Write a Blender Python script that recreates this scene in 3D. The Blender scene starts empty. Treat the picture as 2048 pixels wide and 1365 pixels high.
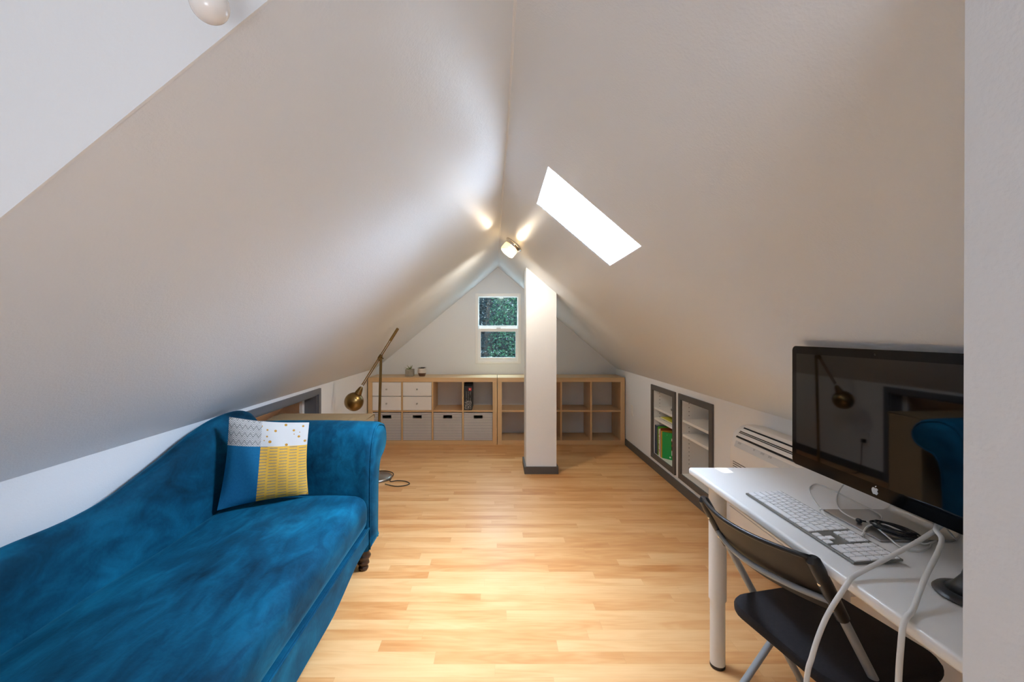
import bpy, bmesh, math, random
from mathutils import Vector, Matrix
R = math.radians
random.seed(7)
SC = bpy.context.scene
COL = SC.collection
F = 857.0; CX = 993.0; CY = 664.0; CAMZ = 1.281   # focal length and principal point in pixels of the 2048x1365 frame

def at(px, py, z):
    """point of the horizontal plane at height z seen at pixel (px, py)"""
    d = (CAMZ - z) * F / (py - CY)
    return Vector(((px - CX) / F * d, d, z))
def atd(px, py, d):
    return Vector(((px - CX) / F * d, d, CAMZ - (py - CY) / F * d))

# ------------------------------------------------------------------ mesh helpers
class MB:
    def __init__(s): s.v = []; s.f = []; s.uv = None
    def add(s, vs, fs):
        n = len(s.v); s.v += [Vector(v) for v in vs]; s.f += [tuple(i + n for i in f) for f in fs]; return s
    def box(s, x0, x1, y0, y1, z0, z1):
        vs = [(x, y, z) for x in (x0, x1) for y in (y0, y1) for z in (z0, z1)]
        return s.add(vs, [(0,1,3,2),(4,6,7,5),(0,4,5,1),(2,3,7,6),(0,2,6,4),(1,5,7,3)])
    def obox(s, c, size, m=None):
        m = m or Matrix.Identity(3); c = Vector(c); hx, hy, hz = [a / 2 for a in size]
        vs = [c + m @ Vector((x, y, z)) for x in (-hx, hx) for y in (-hy, hy) for z in (-hz, hz)]
        return s.add(vs, [(0,1,3,2),(4,6,7,5),(0,4,5,1),(2,3,7,6),(0,2,6,4),(1,5,7,3)])
    def prism(s, pts, ext):
        n = len(pts); ext = Vector(ext); pts = [Vector(p) for p in pts]
        fs = [tuple(range(n))[::-1], tuple(range(n, 2 * n))] + [(i, (i + 1) % n, n + (i + 1) % n, n + i) for i in range(n)]
        return s.add(pts + [p + ext for p in pts], fs)
    def tube(s, pts, r, n=10, closed=False, cap=True):
        pts = [Vector(p) for p in pts]; N = len(pts)
        rs = r if isinstance(r, (list, tuple)) else [r] * N
        up = None; vs = []
        for i, p in enumerate(pts):
            if closed: t = pts[(i + 1) % N] - pts[i - 1]
            else: t = pts[min(i + 1, N - 1)] - pts[max(i - 1, 0)]
            t.normalize()
            if up is None:
                up = Vector((0, 0, 1)) if abs(t.z) < .9 else Vector((1, 0, 0))
            u = (up - t * up.dot(t))
            if u.length < 1e-6: u = t.orthogonal()
            u.normalize(); up = u; w = t.cross(u)
            for k in range(n):
                a = 2 * math.pi * k / n
                vs.append(p + (u * math.cos(a) + w * math.sin(a)) * rs[i])
        fs = []
        for i in range(N if closed else N - 1):
            j = (i + 1) % N
            for k in range(n):
                k2 = (k + 1) % n
                fs.append((i*n+k, i*n+k2, j*n+k2, j*n+k))
        if not closed and cap:
            fs.append(tuple(range(n))[::-1]); fs.append(tuple((N-1)*n + k for k in range(n)))
        return s.add(vs, fs)
    def lathe(s, prof, c=(0,0,0), m=None, n=28):
        """prof: (radius, height) pairs, turned round the local z axis"""
        m = m or Matrix.Identity(3); c = Vector(c); vs = []; fs = []
        for r, h in prof:
            for k in range(n):
                a = 2 * math.pi * k / n
                vs.append(c + m @ Vector((r * math.cos(a), r * math.sin(a), h)))
        for i in range(len(prof) - 1):
            for k in range(n):
                k2 = (k + 1) % n
                fs.append((i*n+k, i*n+k2, (i+1)*n+k2, (i+1)*n+k))
        fs.append(tuple(range(n))[::-1]); fs.append(tuple((len(prof)-1)*n + k for k in range(n)))
        return s.add(vs, fs)
    def grid(s, rows, close_u=False):
        """rows: equal-length lists of points"""
        n = len(rows[0]); vs = [p for r in rows for p in r]; fs = []
        for i in range(len(rows) - 1):
            for k in range(n if close_u else n - 1):
                k2 = (k + 1) % n
                fs.append((i*n+k, i*n+k2, (i+1)*n+k2, (i+1)*n+k))
        return s.add(vs, fs)
    def loft(s, rows):
        n = len(rows[0]); s.grid(rows, True); b = len(s.v) - n * len(rows)
        s.f.append(tuple(b + k for k in range(n))[::-1]); s.f.append(tuple(b + (len(rows)-1)*n + k for k in range(n)))
        return s
    def rbox(s, x0, x1, y0, y1, z0, z1, r, seg=10, shape=None):
        """box with rounded edges, finely divided; shape(v) may bend it"""
        lo = Vector((x0, y0, z0)); hi = Vector((x1, y1, z1)); c = (lo + hi) / 2; h = (hi - lo) / 2
        ts = []
        for a in range(3):
            q = min(r / h[a], 1.0)
            e = [-1 + q * (1 - math.cos(math.pi/2 * k / 4)) for k in range(5)] if q < 1 else [-1 + (1 - math.cos(math.pi/2*k/6)) for k in range(7)]
            inner = [e[-1] + (-2 * e[-1]) * k / seg for k in range(1, seg)] if e[-1] < -1e-6 else []
            ts.append(e + inner + [-x for x in reversed(e)] if e[-1] < -1e-6 else e + [-x for x in reversed(e[:-1])])
        idx = {}
        def vid(i, j, k):
            key = (i, j, k)
            if key not in idx:
                p = Vector((ts[0][i] * h.x, ts[1][j] * h.y, ts[2][k] * h.z))
                q = Vector([max(-(h[a] - min(r, h[a])), min(h[a] - min(r, h[a]), p[a])) for a in range(3)])
                d = p - q
                if d.length > 1e-9:
                    p = q + d.normalized() * min(r, max(d.length, r))
                p = p + c
                if shape: p = Vector(shape(p))
                idx[key] = len(s.v); s.v.append(p)
            return idx[key]
        nx, ny, nz = [len(t) - 1 for t in ts]
        for k in (0, nz):
            for i in range(nx):
                for j in range(ny):
                    q = (vid(i,j,k), vid(i+1,j,k), vid(i+1,j+1,k), vid(i,j+1,k)); s.f.append(q if k else q[::-1])
        for j in (0, ny):
            for i in range(nx):
                for k in range(nz):
                    q = (vid(i,j,k), vid(i+1,j,k), vid(i+1,j,k+1), vid(i,j,k+1)); s.f.append(q[::-1] if j else q)
        for i in (0, nx):
            for j in range(ny):
                for k in range(nz):
                    q = (vid(i,j,k), vid(i,j+1,k), vid(i,j+1,k+1), vid(i,j,k+1)); s.f.append(q if i else q[::-1])
        return s
    def build(s, name, mat, parent=None, smooth=False, bevel=0, seg=2, local=False, uv=None):
        me = bpy.data.meshes.new(name)
        vs = s.v
        o = bpy.data.objects.new(name, me)
        COL.objects.link(o)
        if parent is not None:
            o.parent = parent
            if not local:
                m = WORLD(parent).inverted(); vs = [m @ v for v in vs]
        me.from_pydata([tuple(v) for v in vs], [], s.f)
        bm = bmesh.new(); bm.from_mesh(me)
        bmesh.ops.recalc_face_normals(bm, faces=bm.faces)
        if uv is not None:
            l = bm.loops.layers.uv.new('UVMap'); bm.verts.ensure_lookup_table()
            for fc in bm.faces:
                for lp in fc.loops: lp[l].uv = uv[lp.vert.index]
        bm.to_mesh(me); bm.free()
        me.materials.append(mat)
        if smooth:
            for p in me.polygons: p.use_smooth = True
        if bevel:
            b = o.modifiers.new('Bevel', 'BEVEL'); b.width = bevel; b.segments = seg; b.limit_method = 'ANGLE'; b.angle_limit = R(40)
            for p in me.polygons: p.use_smooth = True
            o.modifiers.new('WN', 'WEIGHTED_NORMAL')
        elif smooth == 'angle':
            for e in me.edges: pass
            me.set_sharp_from_angle(angle=R(40))
        return o

def WORLD(o):
    m = o.matrix_basis.copy()
    while o.parent is not None:
        o = o.parent; m = o.matrix_basis @ m
    return m

def tag(o, label, cat, group=None):
    o['label'] = label; o['category'] = cat
    if group: o['group'] = group
    return o
def thing(name, label, cat, loc=(0,0,0), rz=0, group=None):
    o = bpy.data.objects.new(name, None); COL.objects.link(o); o.empty_display_size = .1
    o.location = loc; o.rotation_euler = (0, 0, rz)
    return tag(o, label, cat, group)
def struct(name, mb, mat, parent=None, **k):
    o = mb.build(name, mat, parent, **k)
    if parent is None: o['kind'] = 'structure'
    return o
def dup(root, loc, rz=None, label=None):
    r = root.copy(); COL.objects.link(r); r.location = loc
    if rz is not None: r.rotation_euler = (0, 0, rz)
    if label: r['label'] = label
    for ch in list(root.children):
        c = ch.copy(); COL.objects.link(c); c.parent = r
        for g in list(ch.children):
            d = g.copy(); COL.objects.link(d); d.parent = c
    return r
def spline(pts, n=8, closed=False):
    P = [Vector(p) for p in pts]; N = len(P); out = []
    for i in range(N if closed else N - 1):
        if closed: a, b, c, d = P[i-1], P[i], P[(i+1) % N], P[(i+2) % N]
        else: a, b, c, d = P[max(i-1,0)], P[i], P[i+1], P[min(i+2,N-1)]
        for k in range(n):
            t = k / n
            out.append(.5 * ((2*b) + (c-a)*t + (2*a-5*b+4*c-d)*t*t + (3*b-a-3*c+d)*t**3))
    if not closed: out.append(P[-1])
    return out
def frame_to(zdir):
    return Vector(zdir).to_track_quat('Z', 'Y').to_matrix()

# ------------------------------------------------------------------ materials
def lin(h):
    h = h.lstrip('#'); c = [int(h[i:i+2], 16) / 255 for i in (0, 2, 4)]
    return tuple(x / 12.92 if x <= .04045 else ((x + .055) / 1.055) ** 2.4 for x in c) + (1,)
class NT:
    def __init__(s, name):
        s.m = bpy.data.materials.new(name); s.m.use_nodes = True
        s.t = s.m.node_tree; s.b = s.t.nodes['Principled BSDF']; s.out = s.t.nodes['Material Output']
    def n(s, typ, **k):
        nd = s.t.nodes.new(typ)
        for a, v in k.items():
            if a in nd.inputs: nd.inputs[a].default_value = v
            else: setattr(nd, a, v)
        return nd
    def l(s, a, b): s.t.links.new(a, b)
    def math(s, op, a, b=None, c=None):
        nd = s.t.nodes.new('ShaderNodeMath'); nd.operation = op
        for i, v in enumerate((a, b, c)):
            if v is None: continue
            if isinstance(v, (int, float)): nd.inputs[i].default_value = v
            else: s.l(v, nd.inputs[i])
        return nd.outputs[0]
    def mix(s, fac, a, b, blend='MIX'):
        nd = s.t.nodes.new('ShaderNodeMix'); nd.data_type = 'RGBA'; nd.blend_type = blend
        for i, v in ((0, fac), (6, a), (7, b)):
            if isinstance(v, (int, float, tuple)): nd.inputs[i].default_value = v
            else: s.l(v, nd.inputs[i])
        return nd.outputs[2]
    def coords(s, which='Object'):
        return s.n('ShaderNodeTexCoord').outputs[which]
    def mapping(s, vec, scale=(1,1,1), loc=(0,0,0), rot=(0,0,0)):
        nd = s.n('ShaderNodeMapping'); s.l(vec, nd.inputs[0])
        nd.inputs['Scale'].default_value = scale; nd.inputs['Location'].default_value = loc; nd.inputs['Rotation'].default_value = rot
        return nd.outputs[0]
    def noise(s, vec, scale, detail=3, rough=.5, dist=0):
        nd = s.n('ShaderNodeTexNoise'); s.l(vec, nd.inputs['Vector'])
        nd.inputs['Scale'].default_value = scale; nd.inputs['Detail'].default_value = detail
        nd.inputs['Roughness'].default_value = rough; nd.inputs['Distortion'].default_value = dist
        return nd.outputs[0]
    def ramp(s, fac, stops):
        nd = s.n('ShaderNodeValToRGB'); s.l(fac, nd.inputs[0]); e = nd.color_ramp.elements
        while len(e) < len(stops): e.new(.5)
        for i, (p, c) in enumerate(stops): e[i].position = p; e[i].color = c
        return nd.outputs[0]
    def bump(s, h, strength=.2, dist=.002):
        nd = s.n('ShaderNodeBump'); s.l(h, nd.inputs['Height']); nd.inputs['Strength'].default_value = strength; nd.inputs['Distance'].default_value = dist
        s.l(nd.outputs[0], s.b.inputs['Normal'])
    def base(s, c=None, rough=None, metal=None, spec=None):
        if c is not None:
            if isinstance(c, tuple): s.b.inputs['Base Color'].default_value = c
            else: s.l(c, s.b.inputs['Base Color'])
        if rough is not None: s.b.inputs['Roughness'].default_value = rough
        if metal is not None: s.b.inputs['Metallic'].default_value = metal
        if spec is not None: s.b.inputs['Specular IOR Level'].default_value = spec
        return s
def plain(name, hexc, rough=.5, metal=0, var=.06, scale=6, bump=0, bscale=200, spec=None):
    t = NT(name); c = lin(hexc)
    v = t.coords()
    if var:
        f = t.noise(v, scale, 4, .6)
        d = tuple(x * (1 - var) for x in c[:3]) + (1,); u = tuple(min(1, x * (1 + var)) for x in c[:3]) + (1,)
        t.base(t.ramp(f, [(.3, d), (.7, u)]), rough, metal, spec)
    else: t.base(c, rough, metal, spec)
    if bump: t.bump(t.noise(v, bscale, 2), bump, .002)
    return t.m
def wood(name, a, b, axis='X', rough=.4, fine=60):
    t = NT(name); v = t.coords()
    sc = {'X': (1.5, fine, fine), 'Y': (fine, 1.5, fine), 'Z': (fine, fine, 1.5)}[axis]
    f = t.noise(t.mapping(v, sc), 1.0, 5, .6)
    g = t.noise(t.mapping(v, tuple(x * .12 for x in sc)), 1.0, 3, .5)
    t.base(t.ramp(t.math('MULTIPLY_ADD', f, .6, t.math('MULTIPLY', g, .4)), [(.3, lin(a)), (.7, lin(b))]), rough)
    return t.m

M = {}
def paint(name, hexc, rough, peel=.10):
    t = NT(name); v = t.coords()
    t.base(lin(hexc), rough)
    t.bump(t.math('MULTIPLY_ADD', t.noise(v, 170, 2, .5), .7, t.math('MULTIPLY', t.noise(v, 45, 2, .5), .6)), peel, .004)
    return t.m
M['slope'] = paint('slope_paint', 'DFE5EB', .42, .22)
M['wall'] = paint('wall_paint', 'E4E7EA', .5, .20)
M['trim'] = plain('charcoal_trim', '55524F', .5, var=.04)
M['grey_trim'] = plain('grey_trim', '62656B', .5, var=.04)
M['melamine'] = plain('white_melamine', 'E2E1DE', .35, var=.01)
M['white'] = plain('white_lacquer', 'E8E7E5', .28, var=.01)
M['white_metal'] = plain('white_metal', 'DEDEDD', .35, var=.01)
M['white_plastic'] = plain('white_plastic', 'E6E4E0', .38, var=.015)
M['pvc'] = plain('window_vinyl', 'F2F1EF', .3, var=.01)
M['birch_x'] = wood('birch_lengthwise', 'CBA677', 'DCBC90', 'X', .35)
M['birch_z'] = wood('birch_upright', 'CBA677', 'DCBC90', 'Z', .35)
M['ply'] = plain('raw_plywood', 'EEE4DC', .7, var=.1, scale=3)
M['brass'] = plain('antique_brass', '8E7549', .3, 1, var=.08, scale=20)
M['brass_dark'] = plain('aged_brass', '7A6238', .38, 1, var=.1, scale=20)
M['steel'] = plain('brushed_steel', 'A09C97', .3, 1, var=.05, scale=30)
M['chrome'] = plain('chrome', 'C8C8C8', .15, 1, var=0)
M['alu'] = plain('aluminium', 'B4B3B0', .32, 1, var=.02)
M['alu_tray'] = plain('keyboard_aluminium', '84837E', .42, .7, var=.02)
M['key'] = plain('white_key', 'F0F0F1', .45, var=0)
M['grey_tube'] = plain('grey_powder_coat', '9A9FA3', .4, .2, var=.04)
M['black_plastic'] = plain('black_plastic', '1B1C1E', .35, var=.05)
M['black_rubber'] = plain('black_rubber', '15171A', .5, var=.05)
M['black_fabric'] = plain('black_seat_fabric', '16141A', .9, var=.25, scale=90, bump=.25, bscale=500)
M['back_fabric'] = plain('brown_black_back_sheet', '2A221A', .55, var=.15, scale=120)
M['cable_white'] = plain('white_cable', 'E2E2E0', .4, var=.01)
M['cable_grey'] = plain('greyish_white_cable', 'C9C9C6', .45, var=.01)
M['dark'] = plain('dark_trim_and_shade', '18181A', .8, var=.1)  # dark trim and flaps; also stands in for shade inside the air outlet
M['dark_wood'] = wood('dark_walnut', '2A1A12', '3E281B', 'Z', .3)
M['concrete'] = plain('concrete_pot', '9A958A', .8, var=.15, scale=25, bump=.2)
M['cream_pot'] = plain('cream_glaze', 'D6CFC7', .5, var=.03)
M['brown_pot'] = plain('brown_clay', '6E5140', .7, var=.12, scale=25)
M['soil'] = plain('soil', '3A2E25', .9, var=.2, scale=60)
M['leaf_plant'] = plain('succulent_green', '6B7A35', .5, var=.2, scale=30)
M['leaf_dark'] = plain('dark_succulent', '3E3F40', .5, var=.2, scale=30)
M['cardboard'] = plain('cardboard', '8E7552', .8, var=.08, scale=8, bump=.1, bscale=60)
M['grey_mark'] = plain('printed_grey', 'A3A6A8', .5, var=0)
M['strip'] = plain('control_strip_grey', 'C9CCCD', .35, var=.01)
M['red'] = plain('print_red', 'C3141E', .5, var=.02)
M['print_white'] = plain('print_white', 'E8E8E6', .5, var=0)
M['logo'] = plain('logo_silver', 'D5D7D8', .4, var=0)
# ---- special materials
def floor_mat():
    t = NT('maple_laminate'); v = t.coords(); sep = t.n('ShaderNodeSeparateXYZ'); t.l(v, sep.inputs[0])
    x, y = sep.outputs[0], sep.outputs[1]
    W = .0635
    yr = t.math('DIVIDE', y, W); row = t.math('FLOOR', yr); fy = t.math('FRACT', yr)
    wn = t.n('ShaderNodeTexWhiteNoise'); wn.noise_dimensions = '1D'; t.l(row, wn.inputs['W'])
    L = t.math('MULTIPLY_ADD', wn.outputs[0], .5, .6)
    wn2 = t.n('ShaderNodeTexWhiteNoise'); wn2.noise_dimensions = '1D'; t.l(t.math('ADD', row, 71.3), wn2.inputs['W'])
    u = t.math('ADD', t.math('DIVIDE', x, L), t.math('MULTIPLY', wn2.outputs[0], 9.0))
    cell = t.math('FLOOR', u); fx = t.math('FRACT', u)
    cmb = t.n('ShaderNodeCombineXYZ'); t.l(cell, cmb.inputs[0]); t.l(row, cmb.inputs[1])
    wc = t.n('ShaderNodeTexWhiteNoise'); wc.noise_dimensions = '3D'; t.l(cmb.outputs[0], wc.inputs['Vector'])
    rnd = wc.outputs['Value']
    # grain, shifted per strip
    off = t.n('ShaderNodeVectorMath'); off.operation = 'MULTIPLY_ADD'; t.l(wc.outputs['Color'], off.inputs[0]); off.inputs[1].default_value = (7, 3, 5); t.l(v, off.inputs[2])
    pv = off.outputs[0]
    big = t.noise(t.mapping(pv, (1.3, 7, 1)), 1.6, 3, .5, .5)
    rings = t.math('SINE', t.math('MULTIPLY', t.noise(t.mapping(pv, (.9, 9, 1)), 1.5, 2, .45, .2), 60))
    fine = t.noise(t.mapping(pv, (3, 90, 1)), 3.0, 4, .6)
    tone = t.math('ADD', t.math('MULTIPLY_ADD', rnd, .24, .07), t.math('MULTIPLY', big, .66))
    tone = t.math('MULTIPLY_ADD', rings, .03, tone)
    tone = t.math('MULTIPLY_ADD', fine, .12, tone)
    col = t.ramp(tone, [(.28, lin('E2B67F')), (.48, lin('DCAB74')), (.66, lin('D0975E')), (.86, lin('BD7B42'))])
    # joints
    ed = t.math('MINIMUM', fy, t.math('SUBTRACT', 1.0, fy))
    j1 = t.math('LESS_THAN', ed, .012)
    ex = t.math('MULTIPLY', t.math('MINIMUM', fx, t.math('SUBTRACT', 1.0, fx)), L)
    j2 = t.math('LESS_THAN', ex, .0009)
    j = t.math('MULTIPLY', t.math('MAXIMUM', j1, j2), .22)
    col = t.mix(j, col, lin('A57A4C'))
    t.base(col, .3)
    t.b.inputs['Roughness'].default_value = .33
    rr = t.math('MULTIPLY_ADD', t.noise(v, 3.0, 3), .14, .27); t.l(rr, t.b.inputs['Roughness'])
    return t.m
M['floor'] = floor_mat()

def velvet(name, dk, md, hi, k=1.0):
    t = NT(name); v = t.coords()
    a = t.noise(t.mapping(v, (1, .6, 1)), 3.8, 4, .5, .8)
    b = t.noise(t.mapping(v, (2.2, .8, 1.4), rot=(0, 0, .5)), 8.0, 4, .55, 1.0)
    c = t.noise(v, 90, 2, .5)
    f = t.math('MULTIPLY_ADD', a, .60, t.math('MULTIPLY_ADD', b, .34, t.math('MULTIPLY', c, .06)))
    t.base(t.ramp(f, [(.32, lin(dk)), (.48, lin(md)), (.70, lin(hi))]), .75, spec=.12)
    t.b.inputs['Sheen Weight'].default_value = .35 * k; t.b.inputs['Sheen Roughness'].default_value = .35
    t.b.inputs['Sheen Tint'].default_value = lin('3FA6C8')
    t.bump(t.math('MULTIPLY_ADD', c, .3, t.math('MULTIPLY', b, .7)), .22, .006)
    return t.m
M['velvet'] = velvet('teal_velvet', '001F33', '013F5A', '0A6787')

def pillow_mat():
    t = NT('patchwork_cushion'); uv = t.coords('UV'); s = t.n('ShaderNodeSeparateXYZ'); t.l(uv, s.inputs[0])
    x, y = s.outputs[0], s.outputs[1]
    left = t.math('LESS_THAN', x, .40); top = t.math('GREATER_THAN', y, .69)
    # chevrons: nested V shapes in a diamond lattice
    px = t.math('FRACT', t.math('MULTIPLY', x, 15.0)); tri = t.math('ABSOLUTE', t.math('SUBTRACT', px, .5))
    cy_ = t.math('FRACT', t.math('ADD', t.math('MULTIPLY', y, 42.0), t.math('MULTIPLY', tri, 3.2)))
    ch = t.math('LESS_THAN', cy_, .30)
    d2 = t.math('LESS_THAN', t.math('FRACT', t.math('ADD', t.math('MULTIPLY', y, 11.33), t.math('MULTIPLY', tri, -1.1))), .10)
    chev = t.math('MAXIMUM', ch, d2)
    c_tl = t.mix(t.math('MULTIPLY', chev, .8), lin('C8C6C3'), lin('303236'))
    # mustard pebbles on white
    vo = t.n('ShaderNodeTexVoronoi'); t.l(t.mapping(uv, (13, 15, 1)), vo.inputs['Vector']); vo.inputs['Scale'].default_value = 1.0; vo.inputs['Randomness'].default_value = .75
    dot = t.math('LESS_THAN', vo.outputs['Distance'], .27)
    c_tr = t.mix(dot, lin('CBC9C6'), lin('B58434'))
    # grey dashes on mustard
    col = t.math('MULTIPLY', x, 8.0); fc = t.math('FRACT', col); ic = t.math('FLOOR', col)
    rowf = t.math('ADD', t.math('MULTIPLY', y, 26.0), t.math('MULTIPLY', ic, .43)); fr = t.math('FRACT', rowf)
    dash = t.math('MULTIPLY', t.math('LESS_THAN', fr, .24), t.math('LESS_THAN', t.math('ABSOLUTE', t.math('SUBTRACT', fc, .5)), .40))
    wv = t.noise(uv, 40, 2)
    c_br = t.mix(dash, t.mix(wv, lin('D2A03C'), lin('DFB150')), lin('7F7A70'))
    c_bl = t.mix(wv, lin('155F8A'), lin('1E7099'))
    up = t.mix(left, c_tr, c_tl); dn = t.mix(left, c_br, c_bl)
    c = t.mix(top, dn, up)
    back = t.n('ShaderNodeNewGeometry')
    t.base(c, .85, spec=.15)
    t.bump(t.noise(uv, 130, 2), .25, .002)
    return t.m
M['pillow'] = pillow_mat()

def stripes():
    t = NT('grey_striped_fabric'); v = t.coords(); s = t.n('ShaderNodeSeparateXYZ'); t.l(v, s.inputs[0])
    f = t.math('FRACT', t.math('MULTIPLY', s.outputs[2], 74.0))
    st = t.math('LESS_THAN', f, .42)
    t.base(t.mix(st, lin('D8D6D4'), lin('85868C')), .85, spec=.1)
    return t.m
M['stripes'] = stripes()

def screen():
    t = NT('black_glass'); t.base(lin('08080B'), .03, spec=.8)
    return t.m
M['screen'] = screen()
M['bezel'] = NT('black_glass_border').base(lin('04060A'), .08, spec=.35).m

def pane():
    t = NT('window_glass')
    tr = t.n('ShaderNodeBsdfTransparent'); tr.inputs[0].default_value = (.56, .76, .82, 1)
    gl = t.n('ShaderNodeBsdfGlossy'); gl.inputs['Roughness'].default_value = .05; gl.inputs[0].default_value = (.85, .95, 1, 1)
    df = t.n('ShaderNodeBsdfDiffuse'); df.inputs[0].default_value = lin('C9DCE4')
    v = t.coords()
    dust = t.math('MULTIPLY', t.math('GREATER_THAN', t.noise(v, 130, 2, .6), .66), .05)
    veil = t.math('MULTIPLY', t.noise(t.mapping(v, (9, 1, 1.2)), 1.0, 3), .03)
    m0 = t.n('ShaderNodeMixShader'); t.l(t.math('ADD', dust, veil), m0.inputs[0]); t.l(tr.outputs[0], m0.inputs[1]); t.l(df.outputs[0], m0.inputs[2])
    m1 = t.n('ShaderNodeMixShader'); m1.inputs[0].default_value = .07; t.l(m0.outputs[0], m1.inputs[1]); t.l(gl.outputs[0], m1.inputs[2])
    t.l(m1.outputs[0], t.out.inputs[0]); t.t.nodes.remove(t.b)
    return t.m
M['pane'] = pane()
def clear_pane():
    t = NT('skylight_glass')
    tr = t.n('ShaderNodeBsdfTransparent'); gl = t.n('ShaderNodeBsdfGlossy'); gl.inputs['Roughness'].default_value = .05
    m1 = t.n('ShaderNodeMixShader'); m1.inputs[0].default_value = .06; t.l(tr.outputs[0], m1.inputs[1]); t.l(gl.outputs[0], m1.inputs[2])
    t.l(m1.outputs[0], t.out.inputs[0]); t.t.nodes.remove(t.b)
    return t.m
M['clear_pane'] = clear_pane()
def lamp_glass():
    t = NT('ribbed_lamp_glass')
    t.base(lin('F3E2C4'), .25)
    t.b.inputs['Emission Color'].default_value = lin('FFDDA6'); t.b.inputs['Emission Strength'].default_value = .55
    tr = t.n('ShaderNodeBsdfTransparent'); tr.inputs[0].default_value = (1, .93, .8, 1)
    m = t.n('ShaderNodeMixShader'); m.inputs[0].default_value = .45
    t.l(t.b.outputs[0], m.inputs[1]); t.l(tr.outputs[0], m.inputs[2]); t.l(m.outputs[0], t.out.inputs[0])
    return t.m
M['lamp_glass'] = lamp_glass()
def emis(name, hexc, s):
    t = NT(name); t.base(lin(hexc), .4); t.b.inputs['Emission Color'].default_value = lin(hexc); t.b.inputs['Emission Strength'].default_value = s
    return t.m
M['bulb'] = emis('lit_bulb', 'FFE9C4', 14)
M['opal'] = plain('opal_glass', 'ECEAE8', .18, var=0)
def leafmat(name, a, b, tr=.45):
    t = NT(name); oi = t.n('ShaderNodeNewGeometry')
    c = t.ramp(oi.outputs['Random Per Island'], [(0, lin(a)), (1, lin(b))])
    t.base(c, .45)
    tl = t.n('ShaderNodeBsdfTranslucent'); t.l(c, tl.inputs[0])
    m = t.n('ShaderNodeMixShader'); m.inputs[0].default_value = tr
    t.l(t.b.outputs[0], m.inputs[1]); t.l(tl.outputs[0], m.inputs[2]); t.l(m.outputs[0], t.out.inputs[0])
    return t.m
M['leaf_a'] = leafmat('tree_leaf', '123A32', '3F7550')
M['leaf_b'] = leafmat('dark_tree_leaf', '0A2830', '153538', .25)
M['bark'] = plain('bark', '4A4038', .9, var=.25, scale=12)

def dotted(name, bg, fg, scale, size):
    t = NT(name); vo = t.n('ShaderNodeTexVoronoi'); t.l(t.coords(), vo.inputs['Vector']); vo.inputs['Scale'].default_value = scale
    t.base(t.mix(t.math('LESS_THAN', vo.outputs['Distance'], size), lin(bg), lin(fg)), .4)
    return t.m
def pinned():
    """white board drilled with two columns of shelf-pin holes"""
    t = NT('drilled_melamine'); s = t.n('ShaderNodeSeparateXYZ'); t.l(t.coords(), s.inputs[0])
    zz = t.math('SUBTRACT', t.math('FRACT', t.math('DIVIDE', s.outputs[2], .032)), .5); zz = t.math('MULTIPLY', zz, .032)
    out = None
    for xx in (.055, .235):
        dx = t.math('SUBTRACT', s.outputs[0], xx)
        r = t.math('SQRT', t.math('ADD', t.math('MULTIPLY', dx, dx), t.math('MULTIPLY', zz, zz)))
        h = t.math('LESS_THAN', r, .0034); out = h if out is None else t.math('MAXIMUM', out, h)
    t.base(t.mix(out, lin('E2E1DE'), lin('3A3836')), .35)
    return t.m
M['pinned'] = pinned()
def print_mat(name, stops, scale, mp=(1, 1, 1), rough=.45, detail=2):
    t = NT(name); t.base(None, rough)
    f = t.noise(t.mapping(t.coords(), mp), scale, detail, .6)
    nd = t.n('ShaderNodeValToRGB'); t.l(f, nd.inputs[0]); nd.color_ramp.interpolation = 'CONSTANT'; e = nd.color_ramp.elements
    while len(e) < len(stops): e.new(.5)
    for i, (p, c) in enumerate(stops): e[i].position = p; e[i].color = lin(c)
    t.l(nd.outputs[0], t.b.inputs['Base Color'])
    return t.m
M['red_print'] = print_mat('red_spine_print', [(0, 'D9CFC8'), (.46, 'C3141E'), (.58, 'E4DCD4'), (.66, 'B06A4A')], 26, (1, 1, .9))
M['cover_print'] = print_mat('picture_cover_print', [(0, '14964A'), (.40, '9C5A4A'), (.47, '2B211E'), (.52, 'C2492A'), (.57, 'E8E6E2')], 17, (1, 1, 1), .35, 0)
M['badge_mark'] = print_mat('badge_lettering', [(0, 'C3141E'), (.47, 'F0EEEA')], 90, (1, 1, .3))
def box_print():
    """dark carton side: pale text lines above, a mottled black and white picture below"""
    t = NT('carton_print'); v = t.coords(); s = t.n('ShaderNodeSeparateXYZ'); t.l(v, s.inputs[0])
    pic = t.math('GREATER_THAN', t.noise(v, 110, 3, .7), .53)
    low = t.math('LESS_THAN', s.outputs[2], .108)
    ln = t.math('LESS_THAN', t.math('FRACT', t.math('MULTIPLY', s.outputs[0], 46.0)), .10)
    tx = t.math('MULTIPLY', ln, t.math('GREATER_THAN', t.noise(t.mapping(v, (20, 1, 90)), 1.0, 1), .42))
    f = t.math('MAXIMUM', t.math('MULTIPLY', pic, low), t.math('MULTIPLY', tx, t.math('SUBTRACT', 1.0, low)))
    t.base(t.mix(f, lin('1E1F22'), lin('B9B9B7')), .4)
    return t.m
M['box_print'] = box_print()

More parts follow.
